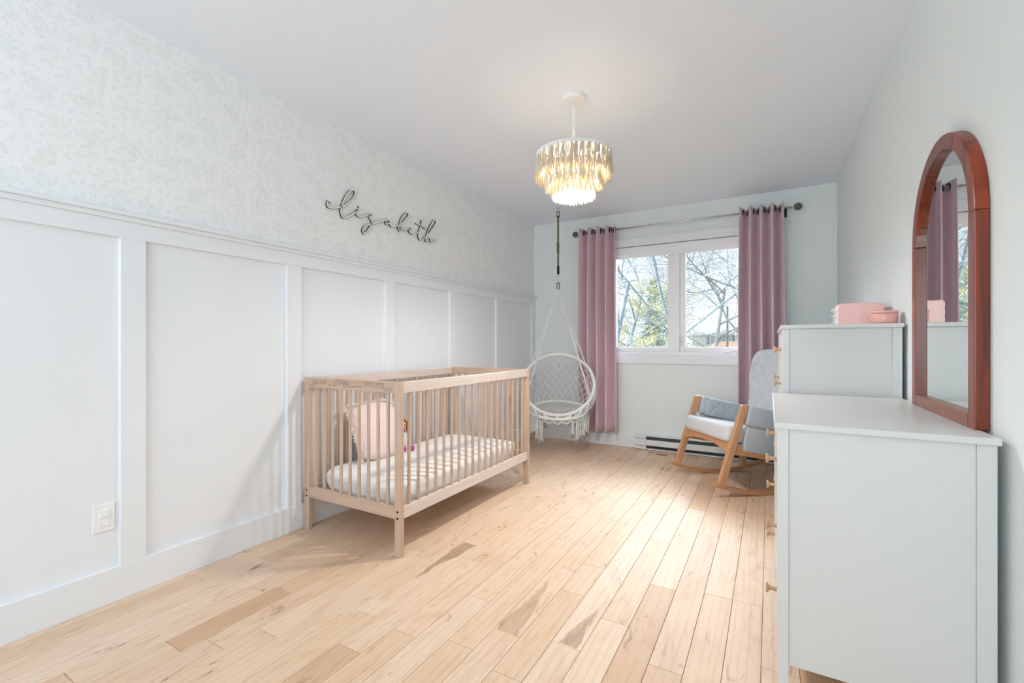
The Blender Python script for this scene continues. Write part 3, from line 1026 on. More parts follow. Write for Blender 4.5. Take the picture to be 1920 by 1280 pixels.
hm = MB()
ball(hm, (-0.027, 0.0, 0.174), 0.036, 0.041, 0.040)
for s_ in (-1, 1):
    hm.tube([(-0.022, s_ * 0.034, 0.185), (-0.012, s_ * 0.044, 0.155), (-0.006, s_ * 0.046, 0.120), (-0.004, s_ * 0.046, 0.098)], [0.012, 0.013, 0.011, 0.006], 8)
hm.build('hair', 'hair', dl, smooth=True)
dm = MB()
dm.lathe([(0.018, 0.118), (0.030, 0.105), (0.036, 0.07), (0.046, 0.035), (0.056, 0.012), (0.050, 0.008)], 18, Matrix.Translation((-0.004, 0, 0)))
dm.build('dress', 'dress', dl, smooth=True)
MB().tube([(0.012 * cos(a) - 0.018 + 0.012 * cos(a), 0.024 * sin(a), 0.124 - 0.006 * cos(a)) for a in [2 * pi * q / 16 for q in range(16)]], 0.008, 8, closed=True).build('scarf', 'magenta', dl, smooth=True)
for s_ in (-1, 1):
    sh = MB(); ball(sh, (0.098, s_ * 0.031, 0.022), 0.018, 0.013, 0.020, 10)
    sh.build('shoe', 'magenta', dl, smooth=True)
    ey = MB(); ball(ey, (0.012, s_ * 0.013, 0.168), 0.003, 0.004, 0.005, 8)
    ey.build('eye', 'black', dl, smooth=True)

# ------------------------------------------------------------------ pendant lamp
LX, LY = 1.437, 2.351
lp = thing('pendant_lamp', 'lit cream tassel chandelier hanging from the ceiling', 'lamp', (LX, LY, H))
MB().lathe([(0.060, -0.026), (0.064, -0.024), (0.064, -0.002), (0.062, 0.0)], 36).build('canopy', 'vinyl', lp, smooth=False, bevel=0.002)
cd = MB()
for q in (0, 1):
    cd.tube([(0.0048 * cos(k * 0.55 + q * pi), 0.0048 * sin(k * 0.55 + q * pi), -0.026 - k * 0.0078) for k in range(38)], 0.0050, 6)
cd.build('twisted_cord', 'cotton', lp, smooth=True)
TOPZ = 2.112 - H
def ringpts(r, z, n=48, wob=0.0, k=0):
    return [(r * cos(2 * pi * i / n), r * sin(2 * pi * i / n), z + wob * sin(2 * pi * i * k / n)) for i in range(n)]
spk = MB().tube([(0, 0, -0.24), (0, 0, TOPZ + 0.0)], 0.009, 8)
for k in range(3):
    a = 2 * pi * k / 3 + 0.4
    spk.tube([(0, 0, TOPZ), (0.20 * cos(a), 0.20 * sin(a), TOPZ)], 0.003, 6)
spk.tube(ringpts(0.150, TOPZ - 0.062), 0.003, 6, closed=True).tube(ringpts(0.105, TOPZ - 0.134), 0.003, 6, closed=True)
for k in range(3):
    a = 2 * pi * k / 3 + 0.4
    spk.tube([(0.20 * cos(a), 0.20 * sin(a), TOPZ), (0.150 * cos(a), 0.150 * sin(a), TOPZ - 0.062), (0.105 * cos(a), 0.105 * sin(a), TOPZ - 0.134)], 0.002, 6)
spk.build('wire_frame', 'vinyl', lp, smooth=True)
br_ = MB()
for q in range(3):
    n = 240
    br_.tube([((0.203 + 0.0045 * cos(i * 2 * pi * 40 / n + q * 2 * pi / 3)) * cos(2 * pi * i / n), (0.203 + 0.0045 * cos(i * 2 * pi * 40 / n + q * 2 * pi / 3)) * sin(2 * pi * i / n), TOPZ + 0.008 * sin(i * 2 * pi * 40 / n + q * 2 * pi / 3)) for i in range(n)], 0.0042, 5, closed=True)
br_.build('braided_rim', 'cotton', lp, smooth=True)
def tassel_mesh(length, spread, seed, n=28, r=0.0015):
    rs = random.Random(seed)
    mb = MB()
    for k in range(n):
        tx = rs.uniform(-1, 1) * spread * 0.8
        rx = rs.uniform(-0.003, 0.003)
        bx = tx * 1.25 + rs.uniform(-0.4, 0.4) * spread
        br2 = rs.uniform(-0.008, 0.014)
        L_ = length * rs.uniform(0.82, 1.08)
        mb.tube([(rx, tx, 0.004), (rx + br2 * 0.3, tx * 1.3, -L_ * 0.35), (rx + br2 * 0.8, bx * 0.85, -L_ * 0.72), (rx + br2, bx, -L_)], [r, r * 1.1, r, r * 0.8], 4, cap=False)
    return mb
for (r, z, L_, cnt, sp_, sd) in ((0.203, TOPZ - 0.006, 0.118, 40, 0.016, 1), (0.152, TOPZ - 0.060, 0.120, 30, 0.016, 2), (0.106, TOPZ - 0.132, 0.102, 22, 0.015, 3)):
    protos = []
    for v in range(4):
        o = tassel_mesh(L_, sp_, sd * 10 + v).build('tassel', 'cream', lp, smooth=True)
        protos.append(o)
    for k in range(cnt):
        a = 2 * pi * k / cnt
        loc = (r * cos(a), r * sin(a), z)
        if k < 4:
            protos[k].location = loc
            protos[k].rotation_euler = (0, 0, a)
        else:
            copy_part(protos[k % 4], lp, loc, (0, 0, a))
MB().lathe([(0.018, TOPZ + 0.001), (0.199, TOPZ + 0.001), (0.199, TOPZ + 0.004), (0.018, TOPZ + 0.004)], 40).build('added_diffuser', 'diffuser', lp)  # added unseen disc that dims the light going up to the ceiling
bb = MB(); ball(bb, (0, 0, TOPZ - 0.10), 0.028, 0.028, 0.036, 16)
bb.tube([(0, 0, TOPZ - 0.08), (0, 0, TOPZ)], 0.017, 12)
bb.build('bulb', 'bulb', lp, smooth=True)
pd_ = bpy.data.lights.new('lamp_light', 'POINT')
pd_.energy = LAMP_W
pd_.color = (1.0, 0.90, 0.76)
pd_.shadow_soft_size = 0.05
po = bpy.data.objects.new('lamp_light', pd_)
COL.objects.link(po)
po.parent = lp
po.location = (0, 0, TOPZ - 0.15)
# added spot with no bulb, boosts light out of the open bottom of the shade
sd_ = bpy.data.lights.new('lamp_down_light', 'SPOT')
sd_.energy = LAMP_DOWN_W
sd_.color = (0.93, 0.96, 1.0)
sd_.spot_size = radians(172)
sd_.spot_blend = 0.5
sd_.shadow_soft_size = 0.06
so_ = bpy.data.objects.new('lamp_down_light', sd_)
COL.objects.link(so_)
so_.parent = lp
so_.location = (0, 0, TOPZ - 0.252)

# ------------------------------------------------------------------ hanging macrame chair
SX, SY = 0.528, 4.200
sw_ = thing('hanging_chair', 'white macrame hanging swing chair in the far corner', 'swing chair', (SX, SY, 0.0), radians(22))
def wp(mb, name, mat='cotton', smooth=True):
    return mb.build(name, mat, sw_, smooth=smooth)
# local frame: -y faces the camera
NS = 64
seat_r, back_r = 0.285, 0.358
def seat_pt(a, r=1.0, dz=0.0):
    return Vector((seat_r * r * cos(a), seat_r * r * sin(a) + 0.01, 0.405 + 0.05 * r * sin(a) + dz))
tilt = radians(54)
def back_pt(a):
    u, v = back_r * cos(a), back_r * sin(a)
    return Vector((u, v * cos(tilt) + 0.00, 0.672 + v * sin(tilt)))
def wrapped_ring(fn, r):
    mb = MB()
    n = 180
    pts = [fn(2 * pi * i / n) for i in range(n)]
    mb.tube(pts, lambda i: r * (1.0 + 0.10 * (i % 2)), 8, closed=True)
    return mb
wp(wrapped_ring(lambda a: seat_pt(a), 0.015), 'seat_ring')
wp(wrapped_ring(back_pt, 0.016), 'back_ring')
# netting between the rings
net = MB()
def net_pt(a, t):
    p, q = seat_pt(a), back_pt(a)
    c = p.lerp(q, t)
    out = Vector((cos(a), sin(a), 0)) * (0.045 * sin(pi * t))
    return c + out
ncord = 18
a0, a1 = radians(-22), radians(202)
for d in (1, -1):
    for k in range(-6, ncord + 6):
        pts = []
        for q in range(17):
            t = q / 16
            a = a0 + (a1 - a0) * (k / ncord + d * t * 0.26)
            if a < a0 - 0.02 or a > a1 + 0.02: continue
            pts.append(net_pt(a, t))
        if len(pts) > 2: net.tube(pts, 0.0036, 4, cap=False)
nt = wp(net, 'back_netting')
sn = MB()
for d in (1, -1):
    for k in range(-8, 9):
        c = k / 9
        h = sqrt(max(0, 1 - c * c))
        pts = []
        for q in range(13):
            s = (q / 12 * 2 - 1) * h
            x, y = (c + d * s) / sqrt(2), (d * c * -1 + s) / sqrt(2)
            rr = min(1, sqrt(x * x + y * y))
            a = atan2(y, x)
            pts.append(seat_pt(a, rr, -0.03 * (1 - rr * rr)))
        sn.tube(pts, 0.0036, 4, cap=False)
wp(sn, 'seat_netting')
# lashings where the rings meet
lash = MB()
for a in [radians(x) for x in (180, 196, 214, 232, 250, 270, 290, 308, 326, 344, 360)]:
    p, q = seat_pt(a), back_pt(a)
    if (p - q).length > 0.25: continue
    m = (p + q) / 2
    tang = Vector((-sin(a), cos(a), 0))
    for s_ in (-0.008, 0, 0.008):
        rr = [p + (p - m).normalized() * 0.018 + tang * s_, p.lerp(q, 0.5) + Vector((cos(a), sin(a), 0)) * 0.022 + tang * s_, q + (q - m).normalized() * 0.018 + tang * s_, p.lerp(q, 0.5) - Vector((cos(a), sin(a), 0)) * 0.022 + tang * s_]
        lash.tube(catmull(rr, 4, True), 0.0042, 5, closed=True)
wp(lash, 'lashing')
# scalloped macrame edge under the seat ring
sc_ = MB()
for k in range(22):
    aa = 2 * pi * k / 22
    ab = 2 * pi * (k + 1) / 22
    for dz in (0.0, 0.012):
        sc_.tube([seat_pt(aa + (ab - aa) * q / 6, 1.03, -0.012 - dz - 0.022 * sin(pi * q / 6)) for q in range(7)], 0.0036, 4, cap=False)
wp(sc_, 'scalloped_edge')
# tassels
rs = random.Random(21)
tp = None
for k in range(40):
    a = 2 * pi * k / 40 + 0.05
    side = abs(cos(a))
    front = -sin(a)
    big = side > 0.45
    L_ = (0.225 if big else 0.12) * rs.uniform(0.7, 1.15)
    if front > 0.75 and not big:
        continue
    p = seat_pt(a, 1.03, -0.02)
    if tp is None:
        mb = MB()
        r2 = random.Random(2)
        for q in range(9):
            x0, y0 = r2.uniform(-0.014, 0.014), r2.uniform(-0.014, 0.014)
            x1, y1 = x0 * 1.6 + r2.uniform(-0.01, 0.01), y0 * 1.6 + r2.uniform(-0.01, 0.01)
            mb.tube([(x0, y0, 0), (x0 * 1.1, y0 * 1.1, -0.4), ((x0 + x1) / 2 + r2.uniform(-.004, .004), (y0 + y1) / 2, -0.75), (x1, y1, -1 + r2.uniform(-0.05, 0.05))], [0.0026, 0.0026, 0.0028, 0.0036], 4)
        tp = wp(mb, 'tassel')
        o = tp
    else:
        o = copy_part(tp, sw_)
    o.location = p
    o.scale = (1, 1, L_)
    o.rotation_euler = (0, 0, rs.uniform(0, 6.28))
# ropes
apex = Vector((0, 0, 1.625))
def twist_rope(p, q, r, pitch):
    mb = MB()
    p, q = Vector(p), Vector(q)
    L_ = (q - p).length
    d = (q - p).normalized()
    n1 = d.orthogonal().normalized()
    n2 = d.cross(n1)
    m = int(L_ / pitch * 8)
    for s_ in (0, pi):
        mb.tube([p + d * (L_ * i / m) + (n1 * cos(i * pi / 4 + s_) + n2 * sin(i * pi / 4 + s_)) * r * 0.55 for i in range(m + 1)], r * 0.62, 5)
    return mb
for (a, fn) in ((radians(-28), back_pt), (radians(208), back_pt), (radians(38), back_pt), (radians(142), back_pt)):
    wp(twist_rope(apex, fn(a), 0.0072, 0.03), 'rope')
# hardware above
def link(cx, cz_, w, h, r):
    pts = []
    for q in range(24):
        a = 2 * pi * q / 24
        pts.append((cx + w * cos(a) * (1.0), 0, cz_ + (h - w) * (1 if sin(a) > 0 else -1) + w * sin(a)))
    return MB().tube(pts, r, 6, closed=True)
wp(link(0, 1.652, 0.013, 0.034, 0.0045), 'carabiner', 'black')
sp = MB()
sp.tube([(0.010 * cos(k * 0.9), 0.010 * sin(k * 0.9), 1.775 + k * 0.0008) for k in range(100)], 0.0035, 5)
wp(sp, 'spring', 'black')
wp(MB().tube([(0, 0, 1.685), (0, 0, 1.775)], 0.004, 6), 'spring_hook', 'steel')
wp(twist_rope((0, 0, 1.855), (0, 0, 2.36), 0.009, 0.035), 'hanging_rope', 'rope')
kn = MB()
kn.tube([(0.013 * cos(k * 0.8), 0.013 * sin(k * 0.8), 1.99 + k * 0.0035) for k in range(30)], 0.005, 5)
wp(kn, 'rope_knot', 'rope')
wp(link(0, 2.375, 0.012, 0.032, 0.004), 'carabiner', 'black')
hk = MB().tube([(0, 0, 2.44), (0, 0, 2.415), (0.010, 0, 2.408), (0.012, 0, 2.398), (0.004, 0, 2.390), (-0.006, 0, 2.394)], 0.0035, 6)
hk.lathe([(0.018, 2.436), (0.020, 2.44)], 16)
wp(hk, 'ceiling_hook', 'steel')

# ------------------------------------------------------------------ rocking chair
rc = thing('rocking_chair', 'wooden rocking chair with pale grey quilted cushions', 'rocking chair', (1.879, 3.666, 0), radians(38.83))
def kp(mb, name, mat, bevel=0.004, smooth=False, par=None):
    return mb.build(name, mat, par or rc, bevel=bevel, smooth=smooth)
def qbar(p, q, du, dw):
    """bar between two (u, w, z) points, half sizes du along u and dw along w"""
    c = []
    for P in (p, q):
        c += [(P[0] - du, P[1] - dw, P[2]), (P[0] + du, P[1] - dw, P[2]), (P[0] + du, P[1] + dw, P[2]), (P[0] - du, P[1] + dw, P[2])]
    return MB().quad_box(c)
HWD = 0.290
def run_z(u): return (u - 0.42) ** 2 / 2.35
for s_ in (-1, 1):
    w = s_ * HWD
    kp(qbar((0.028, w, 0.075), (0.215, w, 0.642), 0.027, 0.016), 'front_leg', 'oak', 0.005)
    mb = MB()
    us = [-0.012 + i * 0.87 / 22 for i in range(23)]
    for i in range(22):
        a, b = us[i], us[i + 1]
        mb_c = [(a, w - 0.017, run_z(a)), (b, w - 0.017, run_z(b)), (b, w + 0.017, run_z(b)), (a, w + 0.017, run_z(a)),
                (a, w - 0.017, run_z(a) + 0.027), (b, w - 0.017, run_z(b) + 0.027), (b, w + 0.017, run_z(b) + 0.027), (a, w + 0.017, run_z(a) + 0.027)]
        mb.quad_box(mb_c)
    o = kp(mb, 'runner', 'oak_x', 0)
    bm = bmesh.new(); bm.from_mesh(o.data)
    bmesh.ops.remove_doubles(bm, verts=bm.verts, dist=1e-5)
    dead = [f for f in bm.faces if all(len(e.link_faces) > 2 for e in f.edges)]
    bmesh.ops.delete(bm, geom=dead, context='FACES')
    bm.to_mesh(o.data); bm.free()
    rl = MB()
    wz = w - s_ * 0.012
    rl.quad_box([(0.607, wz - 0.014, 0.03), (0.645, wz - 0.014, 0.03), (0.645, wz + 0.014, 0.03), (0.607, wz + 0.014, 0.03),
                 (0.560, wz - 0.014, 0.255), (0.640, wz - 0.014, 0.255), (0.640, wz + 0.014, 0.255), (0.560, wz + 0.014, 0.255)])
    kp(rl, 'rear_leg', 'oak', 0.005)
    sr = MB()
    wz = w - s_ * 0.004
    sr.quad_box([(0.105, wz - 0.012, 0.300), (0.680, wz - 0.012, 0.195), (0.680, wz + 0.012, 0.195), (0.105, wz + 0.012, 0.300),
                 (0.125, wz - 0.012, 0.365), (0.680, wz - 0.012, 0.258), (0.680, wz + 0.012, 0.258), (0.125, wz + 0.012, 0.365)])
    kp(sr, 'side_rail', 'oak_x', 0.004)
# arched front rail
poly = [(-HWD, 0.385), (HWD, 0.385), (HWD, 0.300)]
for k in range(13):
    q = 1 - 2 * k / 12
    poly.append((q * (HWD - 0.012), 0.300 + 0.042 * (1 - abs(q) ** 2.4)))
poly.append((-HWD, 0.300))
kp(MB().prism(poly, -0.011, 0.011, lambda p, q, a: (0.122 + (q - 0.38) * 0.33 + a, p, q)), 'front_rail', 'oak_x', 0.003)
kp(B(0.63, 0.655, -HWD, HWD, 0.19, 0.25), 'rear_rail', 'oak_x', 0.003)
def quiltf(px, depth):
    def f(x, y):
        a = (x + y * 0.82) / px
        b = (x - y * 0.82) / px
        ga = abs((a % 1) - 0.5) * 2
        gb = abs((b % 1) - 0.5) * 2
        g = min(1 - ga ** 4, 1 - gb ** 4)
        return depth * (g ** 0.5 - 1)
    return f
def place(o, X, Y, Z, loc):
    """orient a cushion whose own x,y,z axes become X,Y,Z in chair space"""
    X, Y, Z = Vector(X).normalized(), Vector(Y).normalized(), Vector(Z).normalized()
    o.rotation_euler = Matrix((X, Y, Z)).transposed().to_euler()
    o.location = loc
    return o
# seat
sdir = Vector((1, 0, -0.16)).normalized()
sn_ = Vector((0.16, 0, 1)).normalized()
def boxcush(name, mat, lx, ly, lz, X, Y, Z, loc, r=0.03, par=None, segs=4):
    o = B(-lx / 2, lx / 2, -ly / 2, ly / 2, -lz / 2, lz / 2).build(name, mat, par or rc, smooth=True, bevel=r, segs=segs)
    return place(o, X, Y, Z, loc)
boxcush('seat_cushion', 'grey', 0.52, 0.545, 0.118, sdir, (0, 1, 0), sn_, (0.345, 0, 0.398), 0.032)
# seat deck under the cushion
boxcush('seat_deck', 'greyd', 0.52, 0.555, 0.03, sdir, (0, 1, 0), sn_, (0.385, 0, 0.318), 0.006)
# arms: upholstered pads between front leg and back, quilted inner faces
for s_ in (-1, 1):
    w = s_ * 0.283
    adir = Vector((1, 0, -0.215)).normalized()
    an = Vector((0.215, 0, 1)).normalized()
    pad = boxcush('arm_pad', 'greyd', 0.46, 0.062, 0.145, adir, (0, 1, 0), an, (0.450, w, 0.522), 0.022)
    q = cushion('quilted_panel', 'greyd', 0.40, 0.15, 0.02, rc, 40, 20, 0.1, 8, quiltf(0.11, 0.010))
    place(q, adir, Vector((0, -s_, 0)).cross(adir), (0, -s_, 0), (0.455, w - s_ * 0.030, 0.515))
    sp_ = boxcush('side_pocket', 'greyd', 0.44, 0.035, 0.185, Vector((1, 0, -0.2)).normalized(), (0, 1, 0), Vector((0.2, 0, 1)).normalized(), (0.425, s_ * 0.286, 0.362), 0.017)
# back
bdir = Vector((0.22, 0, 1)).normalized()
bn = Vector((-1, 0, 0.22)).normalized()
mbk = MB()
nu, nv = 91, 111
bw, bh = 0.56, 0.66
qf = quiltf(0.125, 0.019)
def outline(v):
    # half width of the back at height v (0..1): waist with wings at the top
    wv = 0.240 + 0.042 * (1 / (1 + math.exp(-(v - 0.55) * 22)))
    top = 1.0
    if v > 0.86: top = sqrt(max(0.0, 1 - ((v - 0.86) / 0.14) ** 2 * 0.32))
    return wv * top
def bpt(i, j, side):
    a = 2 * i / (nu - 1) - 1
    v = j / (nv - 1)
    x = a * outline(v)
    y = (v - 0.5) * bh - (0.02 * abs(a) ** 4 if v > 0.8 else 0)
    d = ((1 - abs(a) ** 8) * (1 - abs(2 * v - 1) ** 10)) ** 0.45 * 0.052
    if side > 0:
        d += qf(x, y) * min(1, 5 * (1 - abs(a))) * min(1, 8 * v, 8 * (1 - v))
        d += 0.030 * max(0, (abs(a) - 0.72) / 0.28) ** 1.5 * (1 - abs(a) ** 12) * (1 if v > 0.5 else 0.3)
    return (x, y, side * d)
for side in (1, -1):
    mbk.grid(nu, nv, lambda i, j: bpt(i, j, side))
bo = mbk.build('backrest', 'grey', rc, smooth=True)
bm = bmesh.new(); bm.from_mesh(bo.data)
bmesh.ops.remove_doubles(bm, verts=bm.verts, dist=1e-5)
bmesh.ops.recalc_face_normals(bm, faces=bm.faces)
bm.to_mesh(bo.data); bm.free()
bo.data.polygons.foreach_set('use_smooth', [True] * len(bo.data.polygons))
place(bo, (0, -1, 0), bdir, bn, (0.690, 0, 0.705))
pts = [bpt(0, j, 1) for j in range(nv)] + [bpt(i, nv - 1, 1) for i in range(1, nu)] + [bpt(nu - 1, j, 1) for j in range(nv - 2, -1, -1)]
pip = MB().tube(pts[::2], 0.005, 5).build('piping', 'greyd', bo, smooth=True)

# ------------------------------------------------------------------ dressers
def knob_mesh():
    Mk = Matrix.Rotation(-pi / 2, 4, 'Y')
    return MB().lathe([(0.0075, -0.001), (0.0065, 0.006), (0.0062, 0.016), (0.0085, 0.021), (0.0150, 0.025), (0.0165, 0.028), (0.0155, 0.0305), (0.004, 0.0315)], 20, Mk)
def dresser(name, label, x0, x1, y0, y1, H_, xs0, xs1, ys0, ys1, rows, bottom, stile_f, stile_b, knob_ys):
    t = thing(name, label, 'dresser', ((x0 + x1) / 2, (y0 + y1) / 2, 0))
    def dp(mb, nm, mat='white_lacquer', bevel=0.0015, par=None):
        o = mb.build(nm, mat, bevel=bevel)
        o.parent = par or t
        if par is None: o.location = -t.location
        return o
    zt = H_ - 0.018
    dp(B(xs0, xs1, ys0, ys1, zt, H_), 'top', bevel=0.003)
    for ya, yb in ((y0, y0 + 0.022), (y1 - 0.022, y1)):
        dp(B(x0, x0 + stile_f, ya, yb, 0, zt), 'leg')
        dp(B(x1 - stile_b, x1, ya, yb, 0, zt), 'leg')
        yc = (ya + yb) / 2
        dp(B(x0 + stile_f, x1 - stile_b, yc - 0.006, yc + 0.006, bottom, zt), 'side_panel')
    dp(B(x1 - 0.012, x1 - 0.004, y0 + 0.022, y1 - 0.022, bottom, zt), 'back_panel')
    dp(B(x0 + 0.02, x1 - 0.012, y0 + 0.022, y1 - 0.022, bottom, bottom + 0.014), 'bottom_panel')
    dp(B(x0 + 0.002, x0 + 0.018, y0 + 0.022, y1 - 0.022, zt - 0.016, zt), 'front_rail')
    dp(B(x0 + 0.002, x0 + 0.018, y0 + 0.022, y1 - 0.022, bottom, bottom + 0.02), 'front_rail')
    kproto = None
    for (za, zb, cols) in rows:
        n = len(cols)
        for (ya, yb, kys) in cols:
            dr = dp(B(x0 + 0.001, x0 + 0.019, ya + 0.002, yb - 0.002, za + 0.002, zb - 0.002), 'drawer')
            dp(B(x0 + 0.019, x1 - 0.03, ya + 0.012, yb - 0.012, za + 0.01, zb - 0.03), 'drawer_box', par=dr)
            for ky in kys:
                if kproto is None:
                    kproto = knob_mesh().build('knob', 'knob', dr, smooth=True)
                    k_ = kproto
                else:
                    k_ = copy_part(kproto, dr)
                k_.location = (x0 + 0.001, ky, (za + zb) / 2)
    return t
y0, y1 = 1.520, 2.412
c = [(y0 + 0.022, y1 - 0.022, (1.712, 2.205))]
dresser('low_dresser', 'low white dresser with wooden knobs carrying the arched mirror', 2.400, 2.857, y0, y1, 0.844, 2.392, 2.862, 1.508, 2.424,
        [(0.166, 0.373, c), (0.373, 0.581, c), (0.581, 0.808, c)], 0.146, 0.029, 0.036, None)
y0, y1 = 2.446, 3.500
ym = (y0 + y1) / 2
ca = [(y0 + 0.022, ym - 0.004, ((y0 + ym) / 2 - 0.06, (y0 + ym) / 2 + 0.08)), (ym + 0.004, y1 - 0.022, ((ym + y1) / 2 - 0.07, (ym + y1) / 2 + 0.07))]
cb_ = [(y0 + 0.022, y1 - 0.022, (2.72, 3.22))]
dresser('tall_dresser', 'taller white chest of drawers in the corner holding pink boxes', 2.432, 2.863, y0, y1, 1.157, 2.425, 2.868, 2.436, 3.512,
        [(0.140, 0.350, cb_), (0.350, 0.560, cb_), (0.560, 0.775, cb_), (0.775, 0.960, cb_), (0.960, 1.121, ca)], 0.12, 0.029, 0.032, None)

# ------------------------------------------------------------------ arched mirror
my0, my1, mz0, mzt = 1.632, 2.232, 0.844, 1.722
mx0, mx1 = 2.848, 2.8785
mi = thing('arched_mirror', 'arched mirror in a reddish brown wooden frame on the low dresser', 'mirror', ((mx0 + mx1) / 2, (my0 + my1) / 2, mz0))
yc_, R_ = (my0 + my1) / 2, (my1 - my0) / 2
za_ = mzt - R_
fw_ = 0.047
def mp_(mb, nm, mat, bevel=0.003, smooth=False):
    o = mb.build(nm, mat, bevel=bevel, smooth=smooth)
    o.parent = mi
    o.location = -mi.location
    return o
mp_(B(mx0, mx1, my0, my0 + fw_, mz0, za_), 'stile', 'red')
mp_(B(mx0, mx1, my1 - fw_, my1, mz0, za_), 'stile', 'red')
mp_(B(mx0, mx1, my0 + fw_, my1 - fw_, mz0, mz0 + 0.04), 'bottom_rail', 'red_y')
for aa, ab in ((0, pi / 3), (pi / 3, 2 * pi / 3), (2 * pi / 3, pi)):
    mb = MB()
    n = 12
    for i in range(n):
        t0, t1 = aa + (ab - aa) * i / n, aa + (ab - aa) * (i + 1) / n
        co = []
        for xx in (mx0, mx1):
            co += [(xx, yc_ - R_ * cos(t0), za_ + R_ * sin(t0)), (xx, yc_ - R_ * cos(t1), za_ + R_ * sin(t1)),
                   (xx, yc_ - (R_ - fw_) * cos(t1), za_ + (R_ - fw_) * sin(t1)), (xx, yc_ - (R_ - fw_) * cos(t0), za_ + (R_ - fw_) * sin(t0))]
        mb.quad_box(co)
    o = mp_(mb, 'arch_segment', 'red', 0)
    bm = bmesh.new(); bm.from_mesh(o.data)
    bmesh.ops.remove_doubles(bm, verts=bm.verts, dist=1e-5)
    dead = [f for f in bm.faces if all(len(e.link_faces) > 2 for e in f.edges if True)]
    inner = [f for f in bm.faces if sum(1 for e in f.edges if len(e.link_faces) > 2) == 4]
    bmesh.ops.delete(bm, geom=list(set(dead + inner)), context='FACES')
    bmesh.ops.recalc_face_normals(bm, faces=bm.faces)
    bm.to_mesh(o.data); bm.free()
    md = o.modifiers.new('bevel', 'BEVEL'); md.width = 0.003; md.segments = 2; md.limit_method = 'ANGLE'; md.angle_limit = radians(50)
gp = [(my0 + fw_ - 0.004, mz0 + 0.036), (my1 - fw_ + 0.004, mz0 + 0.036)]
for i in range(33):
    a = pi * i / 32
    gp.append((yc_ + (R_ - fw_ + 0.004) * cos(a), za_ + (R_ - fw_ + 0.004) * sin(a)))
mp_(MB().prism(gp, mx0 + 0.017, mx0 + 0.021, lambda p, q, a: (a, p, q)), 'mirror_glass', 'mirror', 0)

# ------------------------------------------------------------------ pink boxes on the tall dresser
TZ = 1.157
jb = thing('jewellery_box', 'pink jewellery box with small pale drawers on the tall dresser', 'box', (2.768, 2.855, TZ))
jb.rotation_euler = (0, 0, radians(-3))
poly = []
w2, hh, r2 = 0.088, 0.110, 0.022
poly = [(-w2, 0.0), (w2, 0.0)]
for k in range(9):
    a = pi / 2 * k / 8
    poly.append((w2 - r2 + r2 * cos(a), hh - r2 + r2 * sin(a)))
for k in range(5):
    a = pi / 2 + pi / 2 * k / 4
    poly.append((-w2 + 0.006 + 0.006 * cos(a), hh - 0.006 + 0.006 * sin(a)))
MB().prism(poly, -0.150, 0.150, lambda p, q, a: (p, a, q)).build('case', 'pink', jb, bevel=0.004)
for za, zb in ((0.006, 0.038), (0.040, 0.070), (0.072, 0.102)):
    d = B(-w2 - 0.006, -w2 + 0.004, -0.142, 0.142, za, zb).build('drawer', 'pale', jb, bevel=0.003)
    zm = (za + zb) / 2
    for yk in (-0.05, 0.05):
        MB().lathe([(0.002, 0), (0.002, 0.010), (0.0055, 0.011), (0.0055, 0.014), (0.002, 0.0145)], 10, Matrix.Translation((-w2 - 0.006, yk, zm)) @ Matrix.Rotation(-pi / 2, 4, 'Y')).build('pull', 'steel', d)
rt = thing('trinket_tin', 'small round pink tin with a lid on the tall dresser', 'tin', (2.815, 2.515, TZ))
MB().lathe([(0.040, 0.0), (0.045, 0.003), (0.047, 0.012), (0.0475, 0.040), (0.046, 0.044)], 36).build('pot', 'pinkd', rt, smooth=True)
MB().lathe([(0.0465, 0.0445), (0.0488, 0.046), (0.0488, 0.053), (0.046, 0.0565), (0.030, 0.0585), (0.004, 0.059)], 36).build('lid', 'pinkd', rt, smooth=True)

# ------------------------------------------------------------------ outside the window
GZ = -2.7
gr = B(-70, 70, FY + 1.5, 110, GZ - 0.3, GZ).build('ground', 'grass')
tag(gr, 'dry lawn outside far below the window', None, None, 'structure')

